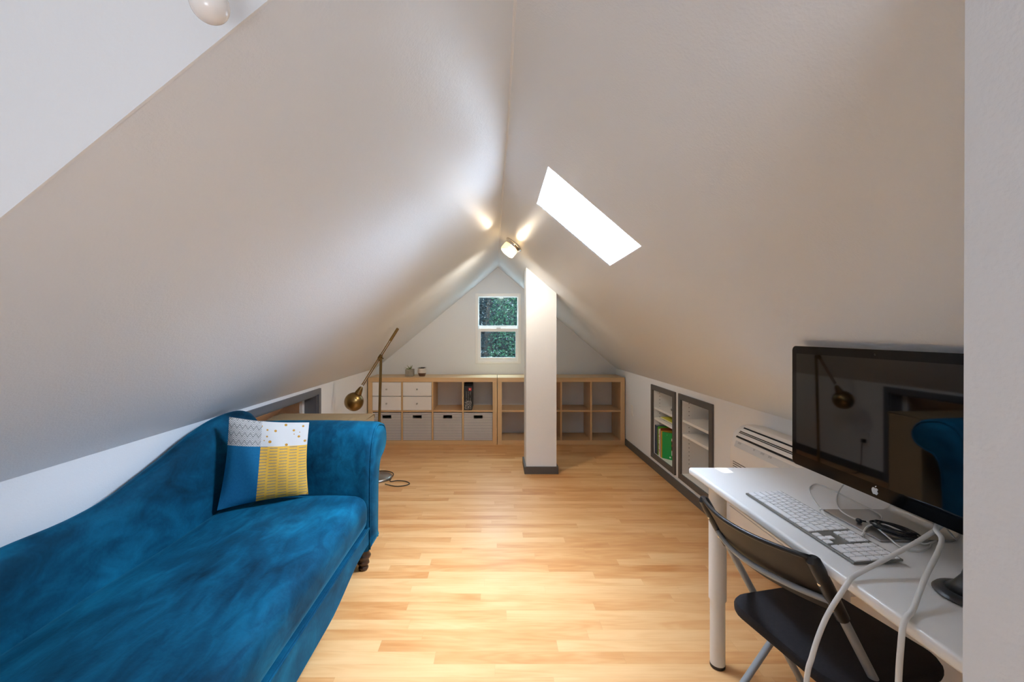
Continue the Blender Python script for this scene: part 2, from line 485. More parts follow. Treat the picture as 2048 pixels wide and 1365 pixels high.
# ------------------------------------------------------------------ the room
GY = 5.24                                   # gable wall
def XR(d): return 1.46 + .007 * (GY - d)    # right knee wall
XL = -1.47
KZ = .835                                   # height of the knee walls
RID = [(-5.3, .045), (.3, .045), (1.6, .044), (2.23, .036), (3.3, .027), (GY + .1, .018)]
RZ = 2.071
SKY = (.203, .571, 1.69, 2.165)             # skylight opening: X range, depth range
def ridge(d):
    for (a, x), (b, y) in zip(RID, RID[1:]):
        if d <= b: return x + (y - x) * (d - a) / (b - a)
    return RID[-1][1]
def zr(x, d):                               # right slope
    r = ridge(d); return RZ + (KZ - RZ) * (x - r) / (XR(d) - r)
def zl(x, d):                               # left slope
    r = ridge(d); return RZ + (KZ - RZ) * (r - x) / (r - XL)
NR = Vector((.655, 0, .756)); NL = Vector((-.64, 0, .768))

ST = (-.45, .80, -2.7, -1.3)                # floor opening added behind the camera for an upward fill light
struct('floor', MB().box(-2.5, 1.75, ST[3], GY + .12, -.12, 0).box(-2.5, 1.75, -5.4, ST[2], -.12, 0).box(-2.5, ST[0], ST[2], ST[3], -.12, 0).box(ST[1], 1.75, ST[2], ST[3], -.12, 0), M['floor'])
struct('wall_fill_well', MB().box(ST[0] - .05, ST[0], ST[2], ST[3], -1.5, -.12).box(ST[1], ST[1] + .05, ST[2], ST[3], -1.5, -.12).box(ST[0], ST[1], ST[2] - .05, ST[2], -1.5, -.12).box(ST[0], ST[1], ST[3], ST[3] + .05, -1.5, -.12), M['wall'])

def slope(fn, xs, ds, nrm, th, hole=None):
    mb = MB(); top = {}
    def cellpts(d, x): return Vector((x, d, fn(x, d)))
    for i in range(len(ds) - 1):
        for j in range(len(xs) - 1):
            d0, d1 = ds[i], ds[i+1]
            xa, xb = xs[j], xs[j+1]
            g = lambda x, d: (ridge(d) if x is None else XR(d) if x == 'w' else x)
            x00, x10, x01, x11 = g(xa, d0), g(xb, d0), g(xa, d1), g(xb, d1)
            if hole:
                mx, md = (x00 + x10) / 2, (d0 + d1) / 2
                if hole[0] < mx < hole[1] and hole[2] < md < hole[3]: continue
            a, b, c, d = cellpts(d0, x00), cellpts(d0, x10), cellpts(d1, x11), cellpts(d1, x01)
            mb.add([a, b, c, d], [(0, 1, 2, 3)]); mb.add([a + nrm*th, b + nrm*th, c + nrm*th, d + nrm*th], [(3, 2, 1, 0)])
    return mb
mbr = slope(zr, [None, SKY[0], SKY[1], 1.0, 'w'], [-5.2, -2, 0, 1.2, SKY[2], SKY[3], 2.6, 3.3, 4.2, GY + .1], NR, .22, SKY)
struct('ceiling_right', mbr, M['slope'])
mbl = slope(zl, [XL, -1.0, -.5, None], [.625, 1.2, 1.6, 2.23, 3.3, 4.2, GY + .1], NL, .15)
struct('ceiling_left', mbl, M['slope'])
struct('trim_1', MB().tube([(ridge(d), d, RZ + .001) for d in (.63, 1.0, 1.3, 1.6, 2.23, 2.8, 3.3, 4.2, GY)], .006, 8), M['wall'])   # corner bead along the ridge

# gable wall with the window opening
WX0, WX1, WZ0, WZ1 = -.245, .285, .905, 1.735
g = MB().box(-1.75, WX0, GY, GY + .14, 0, 2.2).box(WX1, 1.75, GY, GY + .14, 0, 2.2).box(WX0, WX1, GY, GY + .14, 0, WZ0).box(WX0, WX1, GY, GY + .14, WZ1, 2.2)
struct('wall_back', g, M['wall'])
# left knee wall with the low opening into the eaves
OP0, OP1, OPZ = 2.535, 3.515, .768
mb = MB().box(XL - .1, XL, .62, OP0, 0, KZ + .004).box(XL - .1, XL, OP1, GY, 0, KZ + .004).box(XL - .1, XL, OP0, OP1, OPZ, KZ + .004)
struct('wall_left', mb, M['wall'])
# casing of the opening, jambs lined in the same grey
t = .045
fr = MB().box(XL, XL + .014, OP0 - t, OP0, 0, OPZ + t).box(XL, XL + .014, OP1, OP1 + t, 0, OPZ + t).box(XL, XL + .014, OP0, OP1, OPZ, OPZ + t)
fr.box(XL - .1, XL, OP0 - .004, OP0 + .012, 0, OPZ).box(XL - .1, XL, OP1 - .012, OP1 + .004, 0, OPZ).box(XL - .1, XL, OP0, OP1, OPZ - .012, OPZ + .004)
struct('trim_2', fr, M['grey_trim'])
# eaves storage behind the opening
e = MB()
ex0, ex1 = XL - .1, -2.45
def ez(x): return .83 - .84 * (XL - .1 - x)
e.add([(ex0, 2.2, ez(ex0)), (ex0, 4.0, ez(ex0)), (ex1, 4.0, ez(ex1)), (ex1, 2.2, ez(ex1))], [(0, 1, 2, 3)])
e.add([(ex0, 2.2, ez(ex0) + .1), (ex0, 4.0, ez(ex0) + .1), (ex1, 4.0, ez(ex1) + .1), (ex1, 2.2, ez(ex1) + .1)], [(0, 1, 2, 3)])
struct('ceiling_eaves', e, M['ply'])
e = MB().prism([(ex0, 3.62, 0), (ex0, 3.62, .84), (ex1, 3.62, .12), (ex1, 3.62, 0)], (0, .05, 0)).prism([(ex0, 2.3, 0), (ex0, 2.3, .84), (ex1, 2.3, .12), (ex1, 2.3, 0)], (0, .05, 0)).box(ex1 - .05, ex1, 2.3, 3.67, 0, .3)
struct('wall_eaves', e, M['ply'])
struct('trim_3', MB().box(XL - .125, XL - .102, OP1 - .05, OP1 + .02, 0, OPZ), M['wall'])

# right knee wall with two shelf recesses
N1 = (3.555, 4.005); N2 = (2.955, 3.405); NZ0, NZ1 = .150, .740     # clear openings
ds = [-5.2, N2[0], N2[1], N1[0], N1[1], GY]
mb = MB()
def rw(d0, d1, z0, z1):
    a0, a1 = XR(d0), XR(d1)
    mb.prism([(a0, d0, z0), (a1, d1, z0), (a1 + .08, d1, z0), (a0 + .08, d0, z0)], (0, 0, z1 - z0))
for d0, d1 in zip(ds, ds[1:]):
    if (d0, d1) in (N1, N2): rw(d0, d1, 0, NZ0); rw(d0, d1, NZ1, KZ + .004)
    else: rw(d0, d1, 0, KZ + .004)
struct('wall_right', mb, M['wall'])

# column
cx0, cx1, cy0, cy1 = .268, .541, 3.865, 4.15
pts = []
c = MB()
vs = [(x, y, 0) for x, y in ((cx0, cy0), (cx1, cy0), (cx1, cy1), (cx0, cy1))]
c.add(vs + [(x, y, zr(x, y) + .03) for x, y, _ in vs], [(0,3,2,1), (4,5,6,7), (0,1,5,4), (1,2,6,5), (2,3,7,6), (3,0,4,7)])
struct('wall_column', c, M['wall'])
b = .016; h = .066
struct('baseboard_column', MB().box(cx0 - b, cx1 + b, cy0 - b, cy0, 0, h).box(cx0 - b, cx1 + b, cy1, cy1 + b, 0, h).box(cx0 - b, cx0, cy0, cy1, 0, h).box(cx1, cx1 + b, cy0, cy1, 0, h), M['trim'], bevel=.002)
bb = MB(); bb.prism([(XR(.45) - .013, .45, 0), (XR(.45), .45, 0), (XR(4.84), 4.84, 0), (XR(4.84) - .013, 4.84, 0)], (0, 0, .072))
struct('baseboard_right', bb, M['trim'], bevel=.003)
struct('baseboard_left', MB().box(XL, XL + .013, .72, OP0 - t, 0, .072).box(XL, XL + .013, OP1 + t, 4.84, 0, .072), M['trim'], bevel=.003)

# near end of the room: partition on the right, dormer on the left
p = MB().add([(.4645, .33, 0), (1.75, .33, 0), (1.75, .43, 0), (.4645, .43, 0), (.472, .33, 2.12), (1.75, .33, 2.12), (1.75, .43, 2.12), (.472, .43, 2.12)],
             [(0,3,2,1), (4,5,6,7), (0,1,5,4), (1,2,6,5), (2,3,7,6), (3,0,4,7)])
struct('wall_front_right', p, M['wall'])
ck = [(-2.3, .62, 0), (XL, .62, 0), (XL, .62, KZ - .0005), (.05, .62, zl(.045, .63) - .0005), (.05, .62, 2.3), (-2.3, .62, 2.3)]
ck2 = [(x, .6245, z + (.006 if z > .5 and z < 2.2 else 0)) for x, y, z in ck]
struct('wall_dormer', MB().prism(ck, (0, .0045, 0)).prism(ck2, (0, .1, 0)), M['wall'])
struct('ceiling_dormer', MB().box(-2.3, .06, -5.3, .62, 2.30, 2.4), M['wall'])
struct('wall_ridge', MB().box(.045, .12, -5.3, .7, 2.06, 2.4), M['wall'])
struct('wall_dormer_left', MB().box(-2.3, -2.2, -5.2, .62, 0, 2.3), M['wall'])
RW = (-2.1, -1.3, .9, 1.7)  # window opening added in the unseen rear wall to admit fill light
struct('wall_front', MB().box(-2.3, RW[0], -5.3, -5.2, 0, 2.4).box(RW[1], 1.75, -5.3, -5.2, 0, 2.4).box(RW[0], RW[1], -5.3, -5.2, 0, RW[2]).box(RW[0], RW[1], -5.3, -5.2, RW[3], 2.4), M['wall'])
x0, x1, y0, y1, z0, z1 = RW[0], RW[1], -5.27, -5.22, RW[2], RW[3]; q = .05
f = MB().box(x0, x0+q, y0, y1, z0, z1).box(x1-q, x1, y0, y1, z0, z1).box(x0+q, x1-q, y0, y1, z0, z0+q).box(x0+q, x1-q, y0, y1, z1-q, z1).box((x0+x1)/2-.02, (x0+x1)/2+.02, y0, y1, z0+q, z1-q)
struct('added_window', f, M['pvc'])

# skylight shaft, flared at its upper end
sh = MB(); x0, x1, y0, y1 = SKY; DEP = .23; FL = .15
def sp(x, d, k, up=0): return Vector((x, d, zr(x, d))) + NR * k + Vector((-.756, 0, .655)) * up
def quad(a, b, c, d, n):
    n = Vector(n) * .03; sh.add([a, b, c, d, a+n, b+n, c+n, d+n], [(0,1,2,3), (7,6,5,4), (0,4,5,1), (1,5,6,2), (2,6,7,3), (3,7,4,0)])
quad(sp(x0, y1, .004), sp(x1, y1, .004), sp(x1, y1, DEP), sp(x0, y1, DEP, FL), (0, 1, 0))
quad(sp(x0, y0, .004), sp(x1, y0, .004), sp(x1, y0, DEP), sp(x0, y0, DEP, FL), (0, -1, 0))
quad(sp(x1, y0, .004), sp(x1, y1, .004), sp(x1, y1, DEP), sp(x1, y0, DEP), (.755, 0, -.655))
quad(sp(x0, y0, .004), sp(x0, y1, .004), sp(x0, y1, DEP, FL), sp(x0, y0, DEP, FL), (-.755, 0, .655))
struct('trim_4', sh, M['melamine'])
gm = MB()
k = DEP + .005
A, B, C_, D_ = sp(x0, y0, k, FL), sp(x1, y0, k), sp(x1, y1, k), sp(x0, y1, k, FL)
gm.add([A, B, C_, D_], [(0, 1, 2, 3)])
w2 = struct('window_2', gm, M['clear_pane'])
fm = MB()
for a, b_ in ((A, B), (B, C_), (C_, D_), (D_, A)):
    fm.tube([a + NR*.015, b_ + NR*.015], .025, 4)
fm.build('frame', M['pvc'], w2)

# gable window: double-hung vinyl sashes
w1 = bpy.data.objects.new('window_1', None); COL.objects.link(w1); w1.location = (.02, GY, WZ0); w1['kind'] = 'structure'
bx = MB(); y0, y1 = GY - .012, GY + .07; q = .022
o = .014
bx.box(WX0 - o, WX0 + q, y0, y1, WZ0 - o, WZ1 + o).box(WX1 - q, WX1 + o, y0, y1, WZ0 - o, WZ1 + o).box(WX0 + q, WX1 - q, y0, y1, WZ0 - o, WZ0 + q).box(WX0 + q, WX1 - q, y0, y1, WZ1 - q, WZ1 + o)
bx.build('window_frame', M['pvc'], w1, bevel=.003)
zm = 1.322
s = .030
xa, xb = WX0 + q, WX1 - q
us = MB(); ya, yb = GY + .035, GY + .06
us.box(xa, xa + .008, ya, yb, zm - .015, WZ1 - q).box(xb - .008, xb, ya, yb, zm - .015, WZ1 - q).box(xa, xb, ya, yb, zm - .005, zm + .035).box(xa, xb, ya, yb, WZ1 - q - .01, WZ1 - q)
us.build('upper_sash', M['pvc'], w1, bevel=.002)
ls = MB(); ya, yb = GY + .002, GY + .03
ls.box(xa, xa + s, ya, yb, WZ0 + q, zm).box(xb - s, xb, ya, yb, WZ0 + q, zm).box(xa + s, xb - s, ya, yb, zm - .04, zm).box(xa + s, xb - s, ya, yb, WZ0 + q, WZ0 + q + .04)
ls.build('lower_sash', M['pvc'], w1, bevel=.002)
MB().box(.0, .05, GY - .006, GY + .004, zm - .006, zm + .01).build('sash_lock', M['alu'], w1)
gp = MB().add([(xa, GY + .048, zm), (xb, GY + .048, zm), (xb, GY + .048, WZ1 - q), (xa, GY + .048, WZ1 - q)], [(0,1,2,3)])
gp.build('upper_pane', M['pane'], w1)
gp = MB().add([(xa + s, GY + .016, WZ0 + q), (xb - s, GY + .016, WZ0 + q), (xb - s, GY + .016, zm - .03), (xa + s, GY + .016, zm - .03)], [(0,1,2,3)])
gp.build('lower_pane', M['pane'], w1)
# ------------------------------------------------------------------ shelf units against the gable wall
SY = 4.851; SH = .761; SDEP = .375; FT = .05; DT = .018
def shelf_unit(x0, x1, label):
    t = thing('shelf_unit', label, 'shelf', ((x0 + x1) / 2, SY + SDEP / 2, 0), group='shelf units along the gable wall')
    y0, y1 = SY, SY + SDEP
    MB().box(x0, x1, y0, y1, SH - FT, SH).build('top_board', M['birch_x'], t, bevel=.002)
    MB().box(x0 + FT, x1 - FT, y0, y1, 0, FT).build('bottom_board', M['birch_x'], t, bevel=.002)
    for a in (x0, x1 - FT): MB().box(a, a + FT, y0, y1, 0, SH - FT).build('side_board', M['birch_z'], t, bevel=.002)
    cw = (x1 - x0 - 2 * FT - 3 * DT) / 4
    cells = [x0 + FT + i * (cw + DT) for i in range(4)]
    zm = (FT + SH - FT) / 2
    for i in range(1, 4):
        a = cells[i] - DT
        MB().box(a, a + DT, y0 + .002, y1, FT, SH - FT).build('upright', M['birch_z'], t, bevel=.001)
    for i in range(4):
        MB().box(cells[i], cells[i] + cw, y0 + .004, y1, zm - DT/2, zm + DT/2).build('shelf', M['birch_x'], t, bevel=.001)
    return t, cells, cw, zm
u1, cells, cw, zm = shelf_unit(-1.456, .006, 'birch cube shelf unit with white drawers and striped baskets left of the column')
u2, cells2, cw2, _ = shelf_unit(.011, 1.4535, 'empty birch cube shelf unit standing partly behind the column')
for i in (0, 1):
    for j in (0, 1):
        z0 = zm + DT/2 + .002 if j == 0 else (zm + SH - FT) / 2 + DT/4 + .0025
        z1 = z0 + (SH - FT - zm - DT/2) / 2 - .005
        d = MB().box(cells[i] + .002, cells[i] + cw - .002, SY - .002, SY + .33, z0, z1).build('drawer', M['white'], u1, bevel=.002)
        c = Vector((cells[i] + cw/2, SY - .002, (z0 + z1)/2))
        MB().lathe([(.004, 0), (.004, .008), (.0095, .012), (.0095, .018), (.004, .021)], c, frame_to((0, -1, 0)), 14).build('knob', M['alu'], d, smooth='angle')
# striped baskets with a handle hole each
names = ['striped fabric basket leftmost in the shelf, under the drawers behind the lamp pole', 'striped fabric basket second from the left, below white drawers',
         'striped fabric basket third from the left, below the empty cube', 'striped fabric basket rightmost in the shelf, below the black box']
def basket(label, loc):
    t = thing('storage_basket', label, 'basket', loc, group='striped baskets in the lower cubes')
    w, dp, hh = cw - .006, .34, zm - DT/2 - FT - .006
    hw, hz0, hz1 = .047, hh - .062, hh - .034
    b = MB(); k = .004
    y0, y1 = -dp/2, dp/2
    b.box(-w/2, -hw, y0, y0+k, 0, hh).box(hw, w/2, y0, y0+k, 0, hh).box(-hw, hw, y0, y0+k, 0, hz0).box(-hw, hw, y0, y0+k, hz1, hh)
    b.box(-w/2, w/2, y1-k, y1, 0, hh).box(-w/2, -w/2+k, y0+k, y1-k, 0, hh).box(w/2-k, w/2, y0+k, y1-k, 0, hh).box(-w/2+k, w/2-k, y0+k, y1-k, 0, k)
    b.build('fabric_box', M['stripes'], t, local=True)
    r = MB(); q = .003
    r.box(-hw-q, hw+q, y0-.001, y0+.001, hz1, hz1+q).box(-hw-q, hw+q, y0-.001, y0+.001, hz0-q, hz0).box(-hw-q, -hw, y0-.001, y0+.001, hz0, hz1).box(hw, hw+q, y0-.001, y0+.001, hz0, hz1)
    r.build('handle_rim', M['dark'], t, local=True)
    return t
bk = basket(names[0], (cells[0] + cw/2, SY + .172, FT))
for i in range(1, 4): dup(bk, (cells[i] + cw/2, SY + .172 - (.006 if i == 3 else 0), FT), label=names[i])
# black boxed set in the fourth cube
t = thing('black_box', 'tall black cardboard box with red badge standing in open cube', 'box', (cells[3] + .05, SY + .12, zm + DT/2))
bx0, bx1 = cells[3] + .004, cells[3] + .092; bz0 = zm + DT/2; bh = .305
MB().box(bx0, bx1, SY + .012, SY + .30, bz0, bz0 + bh - .035).build('carton', M['black_plastic'], t, bevel=.001)
MB().prism([(bx0 + .002, SY + .012, bz0 + bh - .033), (bx0 + .002, SY + .06, bz0 + bh - .005), (bx0 + .002, SY + .295, bz0 + bh - .005), (bx0 + .002, SY + .295, bz0 + bh - .033)], (bx1 - bx0 - .004, 0, 0)).build('lid_flap', M['dark'], t)
fy = SY + .0112
bd = MB().box(bx1 - .038, bx1 - .006, fy - .0006, fy, bz0 + .222, bz0 + .254).build('red_badge', M['red'], t)
MB().box(bx1 - .031, bx1 - .013, fy - .0012, fy - .0007, bz0 + .230, bz0 + .246).build('badge_mark', M['badge_mark'], bd)
MB().box(bx0 + .006, bx1 - .006, fy - .0006, fy, bz0 + .012, bz0 + .215).build('printed_panel', M['box_print'], t)

# two little potted succulents on the shelf
def pot_leaves(c, n, length, lift, w, rnd, droop=.4):
    mb = MB()
    for i in range(n):
        a = 2 * math.pi * i / n + rnd.random() * .6; L = length * (.7 + .5 * rnd.random()); el = lift * (.5 + .8 * rnd.random())
        pts = []; rs = []
        for k in range(6):
            s = k / 5; r = L * s * math.cos(el) ; z = L * s * math.sin(el) - droop * L * s * s * .5
            pts.append(Vector(c) + Vector((math.cos(a) * r, math.sin(a) * r, z))); rs.append(w * (1 - .85 * s))
        mb.tube(pts, rs, 6)
    return mb
rnd = random.Random(5)
px, py = -1.015, SY + .17
t = thing('potted_succulent', 'small spiky green succulent in square grey concrete pot on shelf', 'plant', (px, py, SH), group='potted succulents on the shelf top')
h = .083; w = .045
b = MB().box(px - w, px + w, py - w, py + w, SH, SH + .01)
for a in ((-w, -w + .006, -w, w), (w - .006, w, -w, w), (-w + .006, w - .006, -w, -w + .006), (-w + .006, w - .006, w - .006, w)): b.box(px + a[0], px + a[1], py + a[2], py + a[3], SH + .01, SH + h)
b.build('pot', M['concrete'], t)
MB().box(px - w + .006, px + w - .006, py - w + .006, py + w - .006, SH + .01, SH + h - .012).build('soil', M['soil'], t)
pot_leaves((px, py, SH + h - .014), 13, .072, 1.05, .005, rnd).build('leaves', M['leaf_plant'], t, smooth=True)
px = -.872
t = thing('potted_succulent', 'small dark succulent in round cream pot with brown base on shelf', 'plant', (px, py, SH), group='potted succulents on the shelf top')
MB().lathe([(.034, 0), (.046, .036), (.048, .038)], (px, py, SH), n=24).build('pot_base', M['brown_pot'], t, smooth='angle')
MB().lathe([(.047, .037), (.051, .05), (.050, .075), (.045, .092), (.040, .092), (.044, .07)], (px, py, SH), n=24).build('pot', M['cream_pot'], t, smooth='angle')
MB().lathe([(.043, .07), (.043, .086)], (px, py, SH), n=20).build('soil', M['soil'], t)
pot_leaves((px, py, SH + .088), 16, .05, .45, .007, rnd, .2).build('leaves', M['leaf_dark'], t, smooth=True)

# ------------------------------------------------------------------ shelf recesses in the right wall
def recess(N, label, shelves):
    d0, d1 = N; xw = XR((d0 + d1) / 2)
    t = thing('wall_shelf', label, 'shelf', (xw, (d0 + d1) / 2, NZ0), group='shelf recesses in the knee wall')
    f = MB(); w = .046; x0, x1 = xw - .013, xw + .0015
    f.box(x0, x1, d0 - w, d0, NZ0 - w, NZ1 + w).box(x0, x1, d1, d1 + w, NZ0 - w, NZ1 + w).box(x0, x1, d0, d1, NZ0 - w, NZ0).box(x0, x1, d0, d1, NZ1, NZ1 + w)
    f.build('casing', M['trim'], t, bevel=.001)
    xb = xw + .29; k = .016
    MB().box(xb, xb + k, d0 - k, d1 + k, NZ0 - k, NZ1 + k).build('back_panel', M['melamine'], t)
    MB().box(x1, xb, d0 - k, d1 + k, NZ0 - k, NZ0 + .001).build('bottom_panel', M['melamine'], t)
    MB().box(x1, xb, d0 - k, d1 + k, NZ1 - .001, NZ1 + k).build('top_panel', M['melamine'], t)
    for s in (0, 1):
        a, b = (d0 - k, d0 + .001) if s == 0 else (d1 - .001, d1 + k)
        p = MB().box(x1, xb, a, b, NZ0, NZ1).build('side_panel', M['pinned'], t)
    for z in shelves: MB().box(xw + .004, xb, d0 + .002, d1 - .002, z - .020, z).build('shelf', M['melamine'], t, bevel=.001)
    return xw
xw1 = recess(N1, 'white recessed wall shelf in dark casing holding children\'s books', (.582, .482))
xw2 = recess(N2, 'empty white recessed wall shelf in dark casing above the desk corner', (.585, .472))
# upright books in the lower bay, spines towards the room
bks = [('navy', '1F3550', .030, .262, .19, 'dark navy patterned book, farthest left in the row'), ('blue', '2C4A66', .020, .262, .19, 'mottled blue book between navy and brown books'),
       ('brown', '8A5348', .009, .25, .18, 'thin reddish brown book left of the bright green one'), ('black', '1E1B1C', .008, .258, .18, 'thin black book beside the bright green spine'),
       ('lime', '58B531', .019, .262, .19, 'bright lime green book in the middle of the row'), ('redwhite', 'D9CFC8', .024, .245, .19, 'white book with red printed spine right of lime green book'),
       ('cream', 'CBC9C4', .016, .232, .17, 'pale grey book leaning beside the red and white one'), ('rust', '8E4A28', .010, .262, .19, 'thin rust brown book left of the yellow spine'),
       ('yellow', 'D8A540', .015, .24, .19, 'mustard yellow book next to the big green book')]
y = N1[1] - .004
z0 = NZ0 + .001
lean = 0
for nm, hx, th, hh, dp, lab in bks:
    t = thing('book', lab + ', in the wall recess', 'book', (xw1 + .008 + dp/2, y - th/2, z0), group='upright books in the wall recess')
    cm = M.get('book_' + nm) or (dotted('book_navy', '1C3049', '6E8296', 120, .30) if nm == 'navy' else None) or plain('book_' + nm, hx, .4, var=.35 if nm in ('navy', 'blue') else .06, scale=45)
    M['book_' + nm] = cm
    xs = xw1 + .008; c = .0015
    cov = MB().box(xs, xs + dp, y - c, y, z0, z0 + hh).box(xs, xs + dp, y - th, y - th + c, z0, z0 + hh).box(xs, xs + c, y - th + c, y - c, z0, z0 + hh)
    cov.build('cover', cm, t)
    MB().box(xs + c, xs + dp - .004, y - th + c, y - c, z0 + .003, z0 + hh - .003).build('pages', M['print_white'], t)
    if nm == 'redwhite':
        MB().box(xs - .0006, xs - .0001, y - th + .003, y - .003, z0 + .01, z0 + hh - .012).build('spine_print', M['red_print'], t)
    y -= th + .0015
# big green picture book, turned so that its cover shows
M['book_green'] = dotted('book_green', '14964A', 'E8F0E8', 17, .13)
ang = R(-38)
t = thing('book', 'large green picture book with white dots, cover turned outwards in the wall recess', 'book', (xw1 + .045, y - .004, z0), 0, group='upright books in the wall recess')
u = Vector((math.cos(R(50)), -math.sin(R(50)), 0)); n = Vector((-u.y, u.x, 0)) * -1      # along the cover, and its outward normal
if n.x > 0: n = -n
P0 = Vector((xw1 + .012, y - .002, z0)); W_, H_ = .225, .235
W_ = min(W_, (y - N1[0] - .02) / math.sin(R(50)))
mb = MB().prism([P0, P0 + u * W_, P0 + u * W_ - n * .012, P0 - n * .012], (0, 0, H_))
mb.build('cover', M['book_green'], t)
def onc(a, b, s, sz): return [P0 + n * .0006 + u * a + Vector((0, 0, b)), P0 + n * .0006 + u * (a + s) + Vector((0, 0, b)), P0 + n * .0006 + u * (a + s) + Vector((0, 0, b + sz)), P0 + n * .0006 + u * a + Vector((0, 0, b + sz))]
pm = MB(); aa = min(.088, W_ - .05)
pm.add([onc(aa, .04, W_ - aa - .004, .15)[k] for k in range(4)], [(0,1,2,3)])
pm.build('cover_print', M['cover_print'], t)
# flat books on the middle shelf
zz = .482 + .001
M['book_ylw'] = plain('book_bright_yellow', 'D6CE3A', .4, var=.03)
yc = N1[0] + .16
for nm, sz, dz, off, lab in (('cream', (.17, .26), .010, .0, 'pale booklet lying lowest in the flat stack on the middle shelf'), ('navy', (.16, .20), .009, -.03, 'navy booklet lying between pale and yellow ones on the middle shelf'), ('ylw', (.18, .27), .009, .02, 'bright yellow book lying on top of the flat stack on the middle shelf')):
    t = thing('book', lab, 'book', (xw1 + .012 + sz[0]/2, yc + off, zz), group='books lying on the middle shelf')
    x0 = xw1 + .012; a, b = yc + off - sz[1]/2, yc + off + sz[1]/2
    a = max(a, N1[0] + .005)
    MB().box(x0, x0 + sz[0], a, b, zz, zz + .0015).box(x0, x0 + sz[0], a, b, zz + dz - .0015, zz + dz).box(x0 + sz[0] - .0015, x0 + sz[0], a, b, zz + .0015, zz + dz - .0015).build('cover', M['book_' + nm], t)
    MB().box(x0 + .002, x0 + sz[0] - .0015, a + .003, b - .003, zz + .0015, zz + dz - .0015).build('pages', M['print_white'], t)
    zz += dz + .0006
# crumpled plastic bag on the top shelf
r4 = random.Random(11)
def crump(p):
    q = Vector(p); return q + Vector((r4.uniform(-.012, .012), r4.uniform(-.014, .014), r4.uniform(-.003, .009)))
bag = MB().rbox(xw1 + .06, xw1 + .2, N1[0] + .03, N1[0] + .19, .583, .612, .014, 7, crump)
mn = min(v.z for v in bag.v); bag.v = [v + Vector((0, 0, .5835 - mn)) for v in bag.v]
tag(bag.build('plastic_bag', plain('crumpled_plastic', 'D4D5D4', .25, var=.12, scale=40), smooth=True), 'crumpled clear plastic bag lying on the top shelf of the recess', 'bag')

# blank wall plate and outlets
def plate(c, n, label, outlet=False):
    t = thing('wall_outlet' if outlet else 'wall_plate', label, 'outlet' if outlet else 'wall plate', c)
    m = frame_to(n); c = Vector(c)
    MB().obox(c + Vector(n) * .003, (.115 if abs(n[0]) < .5 else .115, .07, .006), m).build('cover_plate', M['white_plastic'], t, bevel=.002)
    return t, m, c
def wplate(x, d, z, sgn, label, outlet):
    t = thing('wall_outlet' if outlet else 'wall_plate', label, 'outlet' if outlet else 'wall plate', (x, d, z))
    MB().box(min(x, x + sgn*.006), max(x, x + sgn*.006), d - .035, d + .035, z - .057, z + .057).build('cover_plate', M['white_plastic'], t, bevel=.002)
    if outlet:
        for k in (-.02, .02):
            MB().box(min(x + sgn*.006, x + sgn*.008), max(x + sgn*.006, x + sgn*.008), d - .016, d + .016, z + k - .014, z + k + .014).build('socket', M['white'], t)
    else:
        MB().box(min(x + sgn*.006, x + sgn*.009), max(x + sgn*.006, x + sgn*.009), d - .017, d + .017, z - .034, z + .034).build('rocker', M['white'], t, bevel=.001)
    return t
wplate(XR(4.62), 4.62, .432, -1, 'white rocker wall plate on the right knee wall by the shelf', False)
wplate(XL, 3.74, .32, 1, 'white wall outlet on the left knee wall behind the lamp', True)
# ------------------------------------------------------------------ chaise sofa
sofa = thing('chaise_sofa', 'teal blue velvet chaise sofa with one rolled arm along the left wall', 'sofa', (-1.0, 1.4, 0))
SX0, SX1, SD0, SD1 = -1.36, -.668, .50, 2.262
def seat_shape(p):
    u = (p.x - SX0) / (SX1 - SX0); w = (p.y - SD0) / (SD1 - SD0)
    if p.z > .33:
        p.z += .026 * math.sin(math.pi * min(1, max(0, u))) * (math.sin(math.pi * min(1, max(0, w))) ** .4) * (p.z - .33) / .1
        p.z += .006 * math.sin(p.x * 9 + p.y * 4) * math.sin(p.y * 6 + 1) * (p.z - .33) / .1
    return p
MB().rbox(SX0, SX1, SD0, SD1, .245, .425, .062, 22, seat_shape).build('seat_cushion', M['velvet'], sofa, smooth=True)
# apron below the seat, its lower edge sweeping up towards the leg
xs = SX1 - .004
def zap(d):
    return .098 + .062 * max(0, min(1, (d - 1.72) / .42)) ** 2 * (3 - 2 * max(0, min(1, (d - 1.72) / .42)))
prof = [(SD0 + .05, .247)] + [(d, zap(d)) for d in [SD0 + .05 + (2.385 - SD0 - .05) * k / 30 for k in range(31)]] + [(2.385, .247)]
MB().prism([(xs, d, z) for d, z in prof], (-.05, 0, 0)).build('apron', M['velvet'], sofa, bevel=.008, seg=3)
MB().box(SX0, xs - .05, SD0 + .05, 2.38, .14, .245).build('base_frame', M['velvet'], sofa)
MB().tube([(xs + .003, d, .248) for d in (SD0 + .05, 1.0, 1.5, 2.0, 2.262)], .005, 8).build('seat_piping', M['velvet'], sofa, smooth=True)
